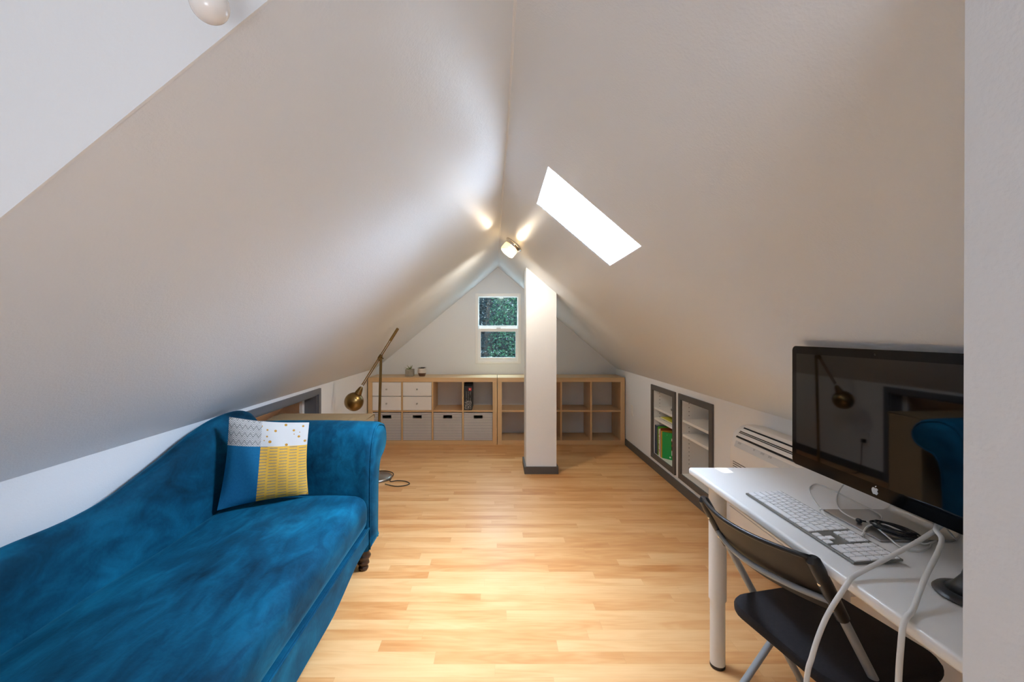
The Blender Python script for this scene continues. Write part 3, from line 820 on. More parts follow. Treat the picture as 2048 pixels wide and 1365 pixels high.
# rolled arm at the far end: profile in the depth/height plane
ap = [(2.245, .125), (2.240, .42), (2.246, .55), (2.262, .64), (2.292, .71), (2.338, .753), (2.40, .772), (2.465, .765), (2.535, .740), (2.575, .694), (2.585, .645), (2.565, .598), (2.515, .568), (2.455, .548), (2.425, .50), (2.412, .42), (2.402, .125)]
AP = spline([(0, a, b) for a, b in ap], 4)
def shrink(pts, k):
    out = []; N = len(pts)
    for i, p in enumerate(pts):
        a = pts[i - 1]; b = pts[(i + 1) % N]; tn = (b - a).normalized(); nn = Vector((0, tn.z, -tn.y)); out.append(p + nn * k)
    return out
sgn = 1
cen = sum(AP, Vector()) / len(AP)
if (shrink(AP, .01)[10] - cen).length > (AP[10] - cen).length: sgn = -1
rows = []
for x, k in ((-1.44, .012), (-1.435, .0), (-1.2, 0), (-.95, 0), (-.72, 0), (-.690, .0), (-.680, .002), (-.672, .006), (-.668, .013)):
    rows.append([Vector((x, p.y, p.z + (.008 * math.sin((x + 1.44) / .77 * math.pi) if p.z > .7 else 0))) for p in shrink(AP, sgn * k)])
MB().loft(rows).build('rolled_arm', M['velvet'], sofa, smooth='angle')
inner = shrink(AP, sgn * .022)
sp_ = MB().loft([[Vector((-.672, p.y, p.z)) for p in inner], [Vector((-.662, p.y, p.z)) for p in inner], [Vector((-.656, p.y, p.z)) for p in shrink(AP, sgn * .03)]])
sp_.build('arm_front_panel', M['velvet'], sofa, smooth='angle')
MB().tube([Vector((-.666, p.y, p.z)) for p in shrink(AP, sgn * .013)], .0055, 8).build('arm_piping', M['velvet'], sofa, smooth=True)
# sweeping back along the wall
bt = [(.30, .52), (.50, .57), (.80, .630), (1.05, .660), (1.21, .672), (1.40, .668), (1.55, .684), (1.69, .724), (1.82, .765), (1.957, .815), (2.10, .850), (2.24, .860), (2.36, .846), (2.45, .80), (2.49, .74), (2.50, .60)]
BT = spline([(0, a, b) for a, b in bt], 4)
rows = []
for p in BT:
    d, z = p.y, p.z; zt = min(z, .862); q = min(.05, .05)
    e = .0 if d < 2.40 else (d - 2.40) * .12
    xt = -1.395
    sec = [(-1.30, .30), (-1.322 , .45), (-1.338, zt - .14), (-1.350, zt - .06), (-1.362, zt - .025), (-1.380, zt - .004), (-1.398, zt), (-1.418, zt - .008), (-1.434, zt - .028), (-1.442, zt - .07), (-1.450, .45), (-1.450, .14), (-1.30, .14)]
    rows.append([Vector((x - (e if x > -1.39 else 0), d, zz)) for x, zz in sec])
rows = [r for r in rows if r[0].y >= .5]
MB().loft(rows).build('sofa_back', M['velvet'], sofa, smooth='angle')
legp = [(.012, 0), (.017, .004), (.020, .014), (.018, .022), (.013, .026), (.018, .030), (.024, .038), (.022, .050), (.019, .056), (.026, .066), (.030, .078), (.028, .084), (.023, .092), (.025, .115), (.031, .140), (.034, .160), (.034, .175)]
for x, d in ((-.716, 2.306), (-1.36, 2.306), (-.74, .62), (-1.36, .62)):
    MB().lathe([(r_ * 1.32, h_) for r_, h_ in legp], (x, d, 0), n=20).build('leg', M['dark_wood'], sofa, smooth=True)

# patchwork cushion leaning in the corner of arm and back
TL, TR, BR, BL = Vector((-1.285, 2.06, .872)), Vector((-.968, 2.215, .812)), Vector((-.960, 2.185, .452)), Vector((-1.295, 1.985, .452))
nrm = ((TR - TL).cross(BL - TL)).normalized()
if nrm.y > 0: nrm = -nrm
mb = MB(); uv = []; N = 26
def cush(side):
    rows = []
    for i in range(N + 1):
        v = i / N; row = []
        for j in range(N + 1):
            u = j / N
            # edges draw in between the corners
            uu = u + (.5 - u) * .055 * math.sin(math.pi * v); vv = v + (.5 - v) * .055 * math.sin(math.pi * u)
            p = (TL * (1 - uu) + TR * uu) * vv + (BL * (1 - uu) + BR * uu) * (1 - vv)
            th = .062 * (max(0, math.sin(math.pi * u)) ** .62) * (max(0, math.sin(math.pi * v)) ** .62)
            th += .0035 * math.sin(u * 17 + v * 6) * math.sin(math.pi * u) * math.sin(math.pi * v)
            row.append(p + nrm * th * side)
        rows.append(row)
    return rows
for side in (1, -1):
    mb.grid(cush(side)); uv += [(j / N, i / N) for i in range(N + 1) for j in range(N + 1)]
cu = thing('throw_pillow', 'square patchwork throw pillow, mustard, blue and white, propped on the sofa', 'pillow', tuple((BL + BR) / 2))
pl = mb.build('pillow_cover', M['pillow'], cu, smooth=True, uv=uv)

# ------------------------------------------------------------------ brass floor lamp
LD = 3.74; bx = -1.035
lamp = thing('floor_lamp', 'antique brass pharmacy floor lamp with tilted ball shade behind the sofa arm', 'lamp', (bx, LD, 0))
MB().lathe([(.122, 0), (.124, .006), (.122, .016), (.112, .024), (.03, .032), (.014, .04), (.012, .06)], (bx, LD, 0), n=48).build('base', M['steel'], lamp, smooth='angle')
pt = Vector((-1.008, LD, 1.062))
MB().tube([(bx, LD, .035), pt], .0115, 16).build('pole', M['brass'], lamp, smooth='angle')
A0 = atd(725, 771, LD - .03); A1 = atd(796, 657, LD - .03)
ax = (A1 - A0).normalized()
arm = MB()
sd = Vector((0, 1, 0)); 
for k in (-.007, .007):
    off = ax.cross(sd).normalized() * k
    arm.tube([A0 + off, A0 + ax * (A1 - A0).length * .80 + off], .0042, 10)
am = arm.build('arm', M['brass'], lamp, smooth='angle')
q0 = A0 + ax * (A1 - A0).length * .78
MB().tube([q0, A1 - ax * .01, A1], [.0125, .0125, .0105], 14).build('counterweight', M['brass'], lamp, smooth='angle')
jt = A0 + ax * ((pt - A0).dot(ax))
MB().lathe([(.0145, -.02), (.0145, .02)], jt + Vector((0, .012, 0)), frame_to((0, 1, 0)), 16).tube([jt + ax * -.02 + Vector((0, 0, 0)), jt + ax * .022], .015, 14).tube([jt + Vector((.0, 0, 0)), jt + Vector((.034, -.02, -.012))], .004, 8).build('joint', M['brass_dark'], lamp, smooth='angle')
MB().tube([jt + ax * -.03, jt + ax * -.03 + Vector((.018, -.02, -.005))], .004, 8).build('knob', M['brass'], lamp, smooth='angle')
# shade: neck and ball, open below
sdn = Vector((-.42, -.12, -.90)).normalized()
sc = atd(708, 804, LD - .03)
hd = (A0 - sc).normalized()
m = frame_to(-hd)
Rr = .081
prof = [(.010, -.145), (.016, -.135), (.022, -.118), (.029, -.088), (.031, -.078)]
MB().lathe(prof, sc, m, 24).build('shade_neck', M['brass'], lamp, smooth='angle')
prof = []
for k in range(0, 15):
    a = R(22 + k * (150 - 22) / 14); prof.append((Rr * math.sin(a), -Rr * math.cos(a)))
prof += [(Rr * .90 * math.sin(R(150)), -Rr * .96 * math.cos(R(150)))] + [(Rr * .96 * math.sin(R(150 - k * 12)), -Rr * .96 * math.cos(R(150 - k * 12))) for k in range(10)]
MB().lathe(prof, sc, m, 40).build('ball_shade', M['brass'], lamp, smooth='angle')
MB().lathe([(.012, -.06), (.02, -.04), (.028, -.01), (.026, .015), (.012, .03)], sc, m, 20).build('bulb', M['opal'], lamp, smooth=True)
# cord: leaves the base, loops on the floor and runs to the outlet
cz = .0045
loop = [at(770, 970, cz), at(790, 973, cz), at(808, 972, cz), at(819, 968, cz), at(812, 963.5, cz), at(795, 961.8, cz), at(780, 963, cz), Vector((-.93, 3.86, cz)), Vector((-1.05, 3.93, cz)), Vector((-1.25, 3.85, cz)), Vector((-1.40, 3.76, cz)), Vector((-1.425, 3.74, .10)), Vector((-1.432, 3.74, .26)), Vector((-1.445, 3.74, .30))]
loop[0] = Vector((loop[0].x, loop[0].y, .01))
MB().tube(spline(loop, 8), .0036, 8).build('cord', M['black_rubber'], lamp, smooth=True)
MB().box(XL + .008, XL + .035, 3.725, 3.755, .285, .318).build('plug', M['black_plastic'], lamp, bevel=.003)

# cardboard box behind the sofa arm
d0, d1 = 2.66, 2.88; xa, xb, zt = -1.435, -.822, .733
t = thing('cardboard_box', 'large brown cardboard box behind the sofa arm by the low opening', 'box', ((xa + xb)/2, (d0 + d1)/2, 0))
MB().box(xa, xb, d0, d1, 0, zt - .012).build('carton', M['cardboard'], t, bevel=.003)
rj = random.Random(4); mbx = MB()
top = []; n = 30
for i in range(n + 1):
    x = xa - .004 + (xb - xa + .008) * i / n
    top.append([Vector((x, d0 - .004, zt - .03 + rj.uniform(-.002, .002))), Vector((x, d0 - .004, zt - .012 + rj.uniform(-.004, .003))), Vector((x, d0 + .02, zt - .004 + rj.uniform(-.003, .003))), Vector((x, d0 + .10, zt)), Vector((x, d1 - .01, zt)), Vector((x, d1 + .004, zt - .006)), Vector((x, d1 + .004, zt - .03))])
mbx.grid(top)
o = mbx.build('lid', M['cardboard'], t)
sm = o.modifiers.new('Solid', 'SOLIDIFY'); sm.thickness = .004

# ------------------------------------------------------------------ globe lamp and ridge light
gc = atd(419, 8, .535)
gl = thing('globe_light', 'white glass globe light hanging at the top left by the sloped ceiling edge', 'light', tuple(gc))
rg = .0222
MB().lathe([(rg * math.sin(R(a)) * (1 if a < 90 else 1), -rg * math.cos(R(a))) for a in range(4, 150, 8)] , gc, n=36).build('globe', M['opal'], gl, smooth=True)
MB().lathe([(.013, rg * .80), (.013, .05), (.004, .056), (.003, .06)], gc, n=20).build('socket', M['chrome'], gl, smooth='angle')
MB().tube([gc + Vector((0, 0, .055)), Vector((gc.x, gc.y, 2.30))], .003, 8).build('cord', M['cable_white'], gl)

fd = 3.38; fx = .140
fp = Vector((fx, fd, zr(fx, fd))); fn = -NR
m = frame_to(fn)
fl = thing('ceiling_light', 'lit chrome and ribbed glass flush light on the slope beside the ridge', 'light', tuple(fp))
MB().lathe([(.078, -.004), (.078, .008), (.070, .012), (.068, .022), (.064, .030), (.050, .031)], fp, m, 40).build('chrome_base', M['chrome'], fl, smooth='angle')
prof = [(.056, .030), (.061, .036), (.062, .05)]
for k in range(5): prof += [(.0625, .050 + k * .006), (.060, .053 + k * .006)]
prof += [(.061, .083), (.056, .094), (.045, .100), (.0, .101)]
MB().lathe(prof, fp, m, 40).build('glass_shade', M['lamp_glass'], fl, smooth='angle')
ud = m @ Vector((1, 0, 0)); vd = m @ Vector((0, 1, 0))
for k in (-1, 1):
    c = fp + fn * (.058 + k * .014) - NR.cross(Vector((0, 1, 0))) * 0
    dirn = Vector((.757, 0, -.654))
    c = fp + fn * (.060 + k * .013) + dirn * .012
    MB().tube([c - dirn * .030, c - dirn * .024, c + dirn * .024, c + dirn * .030], [.004, .009, .009, .004], 12).build('bulb', M['bulb'], fl, smooth=True)
# ------------------------------------------------------------------ desk
DZ = .74; DX0, DX1, DD0, DD1 = .766, 1.40, .455, 1.712
desk = thing('desk', 'long white desk with round white legs along the right wall', 'desk', ((DX0 + DX1)/2, (DD0 + DD1)/2, 0))
MB().rbox(DX0, DX1, DD0, DD1, DZ - .027, DZ, .009, 4).build('desktop', M['white'], desk, smooth='angle')
for x, d in ((.846, 1.64), (1.315, 1.64), (.846, .55), (1.315, .55)):
    l = MB().lathe([(.031, .26), (.031, DZ - .027)], (x, d, 0), n=28).build('leg', M['white_metal'], desk, smooth='angle')
    MB().lathe([(.0265, .012), (.0265, .262)], (x, d, 0), n=28).build('leg_extension', M['white_metal'], l, smooth='angle')
    MB().lathe([(.025, 0), (.027, .003), (.027, .013)], (x, d, 0), n=28).build('foot_pad', M['black_rubber'], l, smooth='angle')

# ------------------------------------------------------------------ monitor
mo = thing('monitor', 'large black glossy flat screen monitor on aluminium stand on the desk', 'monitor', (1.15, 1.2, DZ))
PF = Vector((.9775, 1.419, .8485)); PN_dir = Vector((.023, -.9997, 0)).normalized()
SW, SHH = .605, .386
nn = Vector((PN_dir.y, -PN_dir.x, 0)); nn = nn if nn.x < 0 else -nn
def scr(u, v, w=0): return PF + PN_dir * u + Vector((0, 0, v)) + nn * w
def rrect(u0, u1, v0, v1, r, w, k=6):
    pts = []
    for (cu_, cv_, a0) in ((u1 - r, v1 - r, 0), (u0 + r, v1 - r, 90), (u0 + r, v0 + r, 180), (u1 - r, v0 + r, 270)):
        for i in range(k + 1):
            a = R(a0 + 90 * i / k); pts.append(scr(cu_ + r * math.cos(a), cv_ + r * math.sin(a), w))
    return pts
MB().prism(rrect(0, SW, 0, SHH, .016, -.002), nn * -.008).build('bezel', M['bezel'], mo)
MB().prism(rrect(.020, SW - .020, .036, SHH - .024, .001, -.0018, 1), nn * .0008).build('screen', M['screen'], mo)
hs = [rrect(.002, SW - .002, .002, SHH - .002, .016, -.0101), rrect(.002, SW - .002, .002, SHH - .002, .016, -.020), rrect(.05, SW - .05, .05, SHH - .05, .03, -.032)]
MB().loft(hs).build('housing', M['alu'], mo, smooth='angle')
MB().prism(rrect(SW/2 - .003, SW/2 + .003, SHH - .016, SHH - .010, .0028, -.0019), nn * .0006).build('camera_dot', M['black_plastic'], mo)
# emblem below the screen: an apple outline with a bite and a leaf
lg = []
s = .0098
half = [(0, .62), (.18, .72), (.42, .80), (.66, .74), (.84, .58), (.90, .46), (.74, .30), (.66, .08), (.72, -.16), (.94, -.32), (.80, -.64), (.58, -.92), (.40, -1.0), (.22, -.95), (0, -.90), (-.22, -.95), (-.40, -1.0), (-.62, -.88), (-.84, -.52), (-.96, -.10), (-.94, .28), (-.78, .60), (-.52, .78), (-.30, .78)]
ctr = (SW/2, .018)
pts = [scr(ctr[0] + a * s, ctr[1] + b * s, -.0019) for a, b in half]
leaf = [(.02, .92), (.04, 1.14), (.20, 1.36), (.42, 1.44), (.40, 1.22), (.24, 1.00)]
lm = MB().prism(pts, nn * .0006); lm.prism([scr(ctr[0] + a * s, ctr[1] + b * s, -.0019) for a, b in leaf], nn * .0006)
lm.build('emblem', M['logo'], mo)
# stand: foot plate bent up into the upright
w0, w1 = 1.100, 1.292
sec = [(.985, DZ + .0012), (.985, DZ + .006), (1.165, DZ + .006), (1.178, DZ + .010), (1.186, DZ + .018), (1.187, DZ + .03), (1.160, DZ + .24), (1.120, DZ + .27), (1.120, DZ + .278), (1.165, DZ + .250), (1.195, DZ + .03), (1.193, DZ + .014), (1.184, DZ + .004), (1.170, DZ + .0012)]
st = MB(); st.prism([(x, w0, z) for x, z in sec], (0, w1 - w0, 0))
st.build('stand', M['alu'], mo, bevel=.001)
MB().tube([(1.12, 1.195, DZ + .272), scr(.33, .17, -.03)], .012, 12).build('hinge', M['alu'], mo)

# ------------------------------------------------------------------ keyboard
kb = thing('keyboard', 'white and aluminium wired computer keyboard lying on the desk', 'keyboard', (.884, 1.21, DZ))
Q0 = Vector((.826, 1.421, DZ)); kdir = (Vector((.827, .992, DZ)) - Q0).normalized(); kperp = Vector((-kdir.y, kdir.x, 0))
KW, KD = .4285, .1165
tilt = R(3.6)
kup = Vector((0, 0, 1))
def kp(u, v, w=0): return Q0 + kdir * u + kperp * (v * math.cos(tilt)) + kup * (.0055 + v * math.sin(tilt) + w)
def kprism(u0, u1, v0, v1, w0, w1, taper=0):
    mb = MB(); t_ = taper
    a = [kp(u0, v0, w0), kp(u1, v0, w0), kp(u1, v1, w0), kp(u0, v1, w0)]
    b = [kp(u0 + t_, v0 + t_, w1), kp(u1 - t_, v0 + t_, w1), kp(u1 - t_, v1 - t_, w1), kp(u0 + t_, v1 - t_, w1)]
    return mb.add(a + b, [(0,3,2,1), (4,5,6,7), (0,1,5,4), (1,2,6,5), (2,3,7,6), (3,0,4,7)])
kprism(0, KW, 0, KD, -.0045, .0008).build('tray', M['alu_tray'], kb, bevel=.0015)
mb = MB(); mb.tube([kp(.03, .105, -.006), kp(KW - .03, .105, -.006)], .0062, 12); mb.build('rear_foot', M['alu'], kb, smooth='angle')
P_ = .019; mg = .0045; gap = .0016
keys = []; fkeys = []
rows = [[1.5, 1.25, 1.5, 6, 1.5, 1.25, 1.5], [2.25] + [1]*10 + [2.25], [1.75] + [1]*11 + [1.75], [1.5] + [1]*12 + [1], [1]*13 + [1.5]]
rows[3] = [1.5] + [1]*12 + [1]
for r, ws in enumerate(rows):
    u = mg
    tot = sum(ws); sc_ = 14.5 * P_ / tot
    for w in ws: keys.append((u, u + w * sc_, mg + r * P_, mg + (r + 1) * P_)); u += w * sc_
fv0, fv1 = mg + 5 * P_, mg + 5 * P_ + .0115
for i in range(14): fkeys.append((mg + i * 14.5 * P_ / 14, mg + (i + 1) * 14.5 * P_ / 14, fv0, fv1))
n0 = mg + 14.5 * P_ + .0075
for i in range(3):
    keys.append((n0 + i*P_, n0 + (i+1)*P_, mg, mg + P_))
    keys.append((n0 + i*P_, n0 + (i+1)*P_, fv0, fv1))
    for r in (3, 4): keys.append((n0 + i*P_, n0 + (i+1)*P_, mg + r*P_, mg + (r+1)*P_))
keys.append((n0 + P_, n0 + 2*P_, mg + P_, mg + 2*P_))
p0 = n0 + 3 * P_ + .0075
for i in range(4): keys.append((p0 + i*P_, p0 + (i+1)*P_, fv0, fv1))
for r in (2, 3, 4):
    for i in range(4): keys.append((p0 + i*P_, p0 + (i+1)*P_, mg + r*P_, mg + (r+1)*P_))
for i in range(3): keys.append((p0 + i*P_, p0 + (i+1)*P_, mg + P_, mg + 2*P_))
keys.append((p0 + 3*P_, p0 + 4*P_, mg, mg + 2*P_))
keys.append((p0, p0 + 2*P_, mg, mg + P_)); keys.append((p0 + 2*P_, p0 + 3*P_, mg, mg + P_))
for (u0, u1, v0, v1) in keys:
    kprism(u0 + gap, u1 - gap, v0 + gap, v1 - gap, .0009, .0036, .0004).build('key', M['key'], kb)
fk = MB()
for (u0, u1, v0, v1) in fkeys:
    q = kprism(u0 + gap, u1 - gap, v0 + gap*.7, v1 - gap*.7, .0009, .0036, .0004); fk.add(q.v, q.f)
o = fk.build('function_keys', M['key'], kb); o['kind'] = 'stuff'

# ------------------------------------------------------------------ cables on the desk
def cable(name, label, pts, r, mat, n=8, cat='cable', group=None):
    return tag(MB().tube(spline(pts, n), r, 10).build(name, mat, smooth=True), label, cat, group)
A = [(1.125, 1.085, .862), (1.085, 1.045, .842), atd(1885, 1048, 1.015), atd(1846, 1077, .99), atd(1790, 1109, .967), atd(1735, 1138, .946), (.772, .930, .7478), (.752, .920, .738), atd(1660, 1222, .91), atd(1640, 1265, .905), atd(1624, 1315, .90), atd(1613, 1365, .90), (.640, .90, .36), (.650, .92, .12), (.68, .98, .0085), (.74, 1.15, .0085)]
cable('power_cable', 'thick white cable crossing the keyboard and hanging over the front of the desk', A, .0050, M['cable_white'], 12)
B = [(1.12, 1.06, .875), (1.09, 1.03, .848), atd(1872, 1055, .99), atd(1883, 1078, .965), atd(1876, 1105, .93), atd(1852, 1152, .878), (.80, .823, .7485), (.770, .803, .7472), (.7525, .793, .738), atd(1802, 1290, .785), atd(1797, 1365, .785), (.735, .79, .45), (.73, .80, .15), (.70, .84, .0085), (.64, .95, .0085)]
cable('power_cable', 'thick white cable falling over the desk edge nearest the partition wall', B, .0050, M['cable_white'], 12)
def dk(pts, z=DZ + .0035): return [at(x, y, z + (k[0] if k else 0)) for x, y, *k in pts]
W1 = dk([(1642, 1020), (1632, 1006), (1622, 990), (1619, 980), (1622, 973), (1634, 969), (1660, 978), (1695, 996, .002), (1722, 1010, .0065), (1745, 1021, .0065), (1760, 1030, .0065), (1764, 1038, .0065), (1757, 1045, .0065), (1745, 1042, .0065), (1742, 1045, .0065), (1752, 1055, .0065), (1775, 1074, .0065), (1795, 1091, .002), (1812, 1100), (1840, 1103), (1857, 1097), (1862, 1090), (1856, 1084), (1835, 1087)])
c1 = cable('thin_cable', 'thin pale cable looping from a white plug behind the keyboard', W1, .0021, M['cable_grey'])
a, b = at(1641, 1019, DZ + .005), at(1656, 1040, DZ + .005)
MB().tube([a, a + (b - a) * .15, b], .0042, 8).build('plug', M['cable_white'], c1)
MB().tube([a + (b - a) * .12, a + (b - a) * .22], .0045, 8).build('plug_band', M['grey_mark'], c1)
W2 = [Vector((1.13, 1.36, .80)), at(1706, 962, .775)] + dk([(1690, 968, .02), (1680, 980, .006), (1674, 993, .002), (1674, 1008, .002), (1682, 1022, .0085), (1696, 1032, .009), (1712, 1039, .009), (1730, 1043, .009), (1748, 1047, .011), (1765, 1044, .011)])
cable('thin_cable', 'thin pale cable curving down from the monitor to the stand foot', W2, .0021, M['cable_grey'])
W3 = dk([(1727, 1071, .003), (1729, 1061, .006), (1737, 1053, .009), (1752, 1049, .013), (1770, 1050, .013), (1800, 1062, .012), (1825, 1075, .008), (1845, 1088, .003), (1868, 1084), (1890, 1074), (1918, 1069), (1940, 1068)])
c3 = cable('thin_cable', 'thin white cable with small plug lying beside the keyboard number pad', W3, .0021, M['cable_white'])
a, b = at(1728, 1067, DZ + .007), at(1723, 1076, DZ + .006)
MB().tube([a, a + (b - a) * .8], .0042, 8).build('plug', M['cable_white'], c3)
MB().tube([a + (b - a) * .8, a + (b - a) * 1.25], .0028, 6).build('plug_tip', M['grey_mark'], c3)
W4 = [Vector((1.135, 1.03, .86)), atd(1895, 1050, 1.02), atd(1905, 1072, 1.0)] + dk([(1912, 1080), (1900, 1082), (1888, 1076), (1880, 1070)])
cable('thin_cable', 'short thin grey cable dangling below the monitor beside the partition', W4, .002, M['grey_tube'])
# bundled black cable with a foam tip on the foot plate
hz = DZ + .0105
hub = at(1790, 1064, hz); tip = at(1718, 1043, hz)
e1 = (at(1828, 1078, hz) - at(1755, 1052, hz)); e1.z = 0; e1 = e1.normalized(); e2 = Vector((-e1.y, e1.x, 0))
rj = random.Random(8); pts = []
for k in range(6 * 14 + 1):
    a_ = 2 * math.pi * k / 14; lp = k / 14
    ra = .052 + .006 * math.sin(lp * 2.3) - .002 * lp; rb = .025 + .006 * math.cos(lp * 1.7)
    pts.append(hub + e1 * (math.cos(a_) * ra + .004 * math.sin(lp * 3)) + e2 * (math.sin(a_) * rb + .004 * math.cos(lp * 2.1)) + Vector((0, 0, .0018 * lp + .001 * math.sin(k))))
pts = [tip + (pts[7] - tip) * .08 + Vector((0, 0, .002)), tip + (pts[7] - tip) * .4 + Vector((0, 0, .001))] + pts[7:]
hp = tag(MB().tube(spline(pts, 3), .0025, 8).build('bundled_cable', M['black_rubber'], smooth=True), 'bundled black cable with small foam tip lying on the monitor foot', 'cable')
MB().rbox(tip.x - .006, tip.x + .006, tip.y - .008, tip.y + .008, hz - .004, hz + .007, .0052, 3).build('foam_tip', M['black_rubber'], hp, smooth=True)
# black base at the partition
bs = Vector((.966, .866, DZ))
t = thing('black_stand', 'round black stand base on the desk cut off by the partition wall', 'stand', tuple(bs))
MB().lathe([(.056, 0), (.062, .005), (.058, .010), (.045, .014)], bs, n=36).build('base', M['black_plastic'], t, smooth='angle')
MB().lathe([(.044, .013), (.030, .026), (.019, .044), (.013, .07), (.011, .11)], bs, n=28).build('stem', M['black_plastic'], t, smooth=True)

# ------------------------------------------------------------------ wall-hung air conditioner
a0, a1 = 1.742, 2.372; xb = 1.479
ac = thing('air_conditioner', 'white floor console air conditioner on the right wall beyond the desk', 'air conditioner', (xb, (a0 + a1)/2, .2))
pf = [(xb, .20), (1.30, .20), (1.290, .215), (1.290, .60), (1.293, .655), (1.302, .700), (1.320, .738), (1.346, .760), (1.382, .770), (1.43, .768), (xb, .758)]
MB().prism([(x, a0, z) for x, z in pf], (0, a1 - a0, 0)).build('body', M['white_plastic'], ac, bevel=.006, seg=3)
# dark sheet over the curved shoulder, painted shade of the outlet
v0, v1 = a0 + .045, a1 - .045
ra, rb = Vector((1.3035, 0, .706)), Vector((1.366, 0, .7685)); rd = (rb - ra).normalized(); rn = Vector((-rd.z, 0, rd.x))
def oc(s, d, h): return ra + (rb - ra) * s + rn * h + Vector((0, d, 0))
MB().add([oc(0, v0, .006), oc(0, v1, .006), oc(.5, v1, .012), oc(1, v1, .006), oc(1, v0, .006), oc(.5, v0, .012)], [(0,1,2,5), (5,2,3,4)]).build('outlet', M['dark'], ac)
for s_ in (.20, .55, .88):
    l = MB(); c0 = oc(s_, 0, .016 if .3 < s_ < .7 else .012)
    lm_ = Matrix.Rotation(math.atan2(-rd.z, rd.x) + R(-6), 3, 'Y')
    l.obox(c0 + Vector((0, (v0 + v1)/2, 0)), (.0185, v1 - v0 - .012, .005), lm_)
    l.build('louvre', M['white_plastic'], ac, bevel=.002)
sp1, sp2 = Vector((1.2915, 0, .660)), Vector((1.307, 0, .709))
so = Vector((-.94, 0, .30)) * .0012
sq = MB().add([sp1 + so + Vector((0, v0, 0)), sp1 + so + Vector((0, v1, 0)), sp2 + so + Vector((0, v1, 0)), sp2 + so + Vector((0, v0, 0))], [(0,1,2,3)])
cs = sq.build('control_strip', M['strip'], ac)
mk = MB()
for d, w in ((2.30, .028), (2.165, .014), (2.105, .030), (2.045, .026)):
    for j in range(4):
        q = w / 4
        z0 = .42 if j % 2 else .38
        p = [sp1.lerp(sp2, z0), sp1.lerp(sp2, z0), sp1.lerp(sp2, .60), sp1.lerp(sp2, .60)]
        ds_ = [d - j*q, d - j*q - q*.7, d - j*q - q*.7, d - j*q]
        mk.add([p[i] + so * 1.6 + Vector((0, ds_[i], 0)) for i in range(4)], [(0,1,2,3)])
mk.build('control_marks', M['grey_mark'], cs)
gr = MB()
for k in range(7): gr.box(1.2888, 1.2915, a0 + .05, a1 - .035, .575 - k * .012, .578 - k * .012)
gr.build('intake_grille', M['dark'], ac)
gr = MB().box(1.2888, 1.2915, a0 + .002, a1 - .002, .318, .3215).box(1.2888, 1.2915, a0 + .03, a1 - .03, .336, .338)
gr.build('panel_joint', M['grey_mark'], ac)

# ------------------------------------------------------------------ folding chair (built in its own axes: +x is where the sitter faces)
ch = thing('folding_chair', 'black folding chair with grey tube frame pushed up to the white desk', 'chair', (.9035, 1.225, 0), R(12.5))
def seat_bend(p):
    u = p.x / .195; v = p.y / .19
    p.z -= .010 * (1 - min(1, abs(v)) ** 2) * (1 if p.z > .42 else .8)
    return p
def rr2(hx, hy, r, k=6):
    pts = []
    for cx_, cy_, a0 in ((hx - r, hy - r, 0), (-hx + r, hy - r, 90), (-hx + r, -hy + r, 180), (hx - r, -hy + r, 270)):
        for i in range(k + 1):
            a = R(a0 + 90 * i / k); pts.append((cx_ + r * math.cos(a), cy_ + r * math.sin(a)))
    return pts
rows = []
for z, k in ((.411, .010), (.413, .002), (.420, 0), (.432, 0), (.440, .004), (.4435, .014)):
    rows.append([Vector((x + .034, y - .015, z)) for x, y in rr2(.180 - k, .19 - k, .07)])
rows.append([Vector((x, y, .4425)) for x, y in rr2(.10, .10, .04)])
MB().loft(rows).build('seat', M['black_fabric'], ch, smooth='angle', local=True)
def px_(z): return -.213 + (.752 - z) * .585          # leaning line of the front legs / back posts
for s in (-1, 1):
    y = s * .185
    pts = [(px_(.70), y, .70), (px_(.5), y, .5), (px_(.25), y, .25), (px_(.012), y, .012)]
    l = MB().tube(pts, .0105, 14).build('front_leg', M['grey_tube'], ch, smooth='angle', local=True)
    MB().tube([(px_(.03), y, .03), (px_(0.004), y, .004)], .0125, 12).build('foot_cap', M['black_plastic'], l, local=True)
    y2 = s * .165
    qx = lambda z: .155 - (.415 - z) * .92
    l = MB().tube([(qx(.405), y2, .405), (qx(.2), y2, .2), (qx(.012), y2, .012)], .010, 14).build('rear_leg', M['grey_tube'], ch, smooth='angle', local=True)
    MB().tube([(qx(.03), y2, .03), (qx(.004), y2, .004)], .012, 12).build('foot_cap', M['black_plastic'], l, local=True)
    # black sleeve at the post top
    pts = [(px_(.757) + .004, y, .757), (px_(.748), y, .748), (px_(.72), y, .72), (px_(.66), y, .66), (px_(.600), y, .600)]
    sl = MB().tube(pts, [.009, .0155, .0165, .0160, .0145], 14).build('post_sleeve', M['black_plastic'], ch, smooth='angle', local=True)
    for z in (.69, .625):
        MB().lathe([(.005, 0), (.005, .002), (.003, .003)], (px_(z) - .0158, y, z), frame_to((-1, 0, -.2)), 10).build('rivet', M['chrome'], sl, local=True)
MB().tube([(.0 + px_(.10), -.2, .10), (px_(.10), .2, .10)], .008, 10).build('front_stretcher', M['grey_tube'], ch, local=True, smooth='angle')
MB().tube([(qx(.14), -.176, .14), (qx(.14), .176, .14)], .008, 10).build('rear_stretcher', M['grey_tube'], ch, local=True, smooth='angle')
MB().tube([(.06, -.19, .404), (.06, .19, .404)], .008, 10).build('seat_rail', M['grey_tube'], ch, local=True)
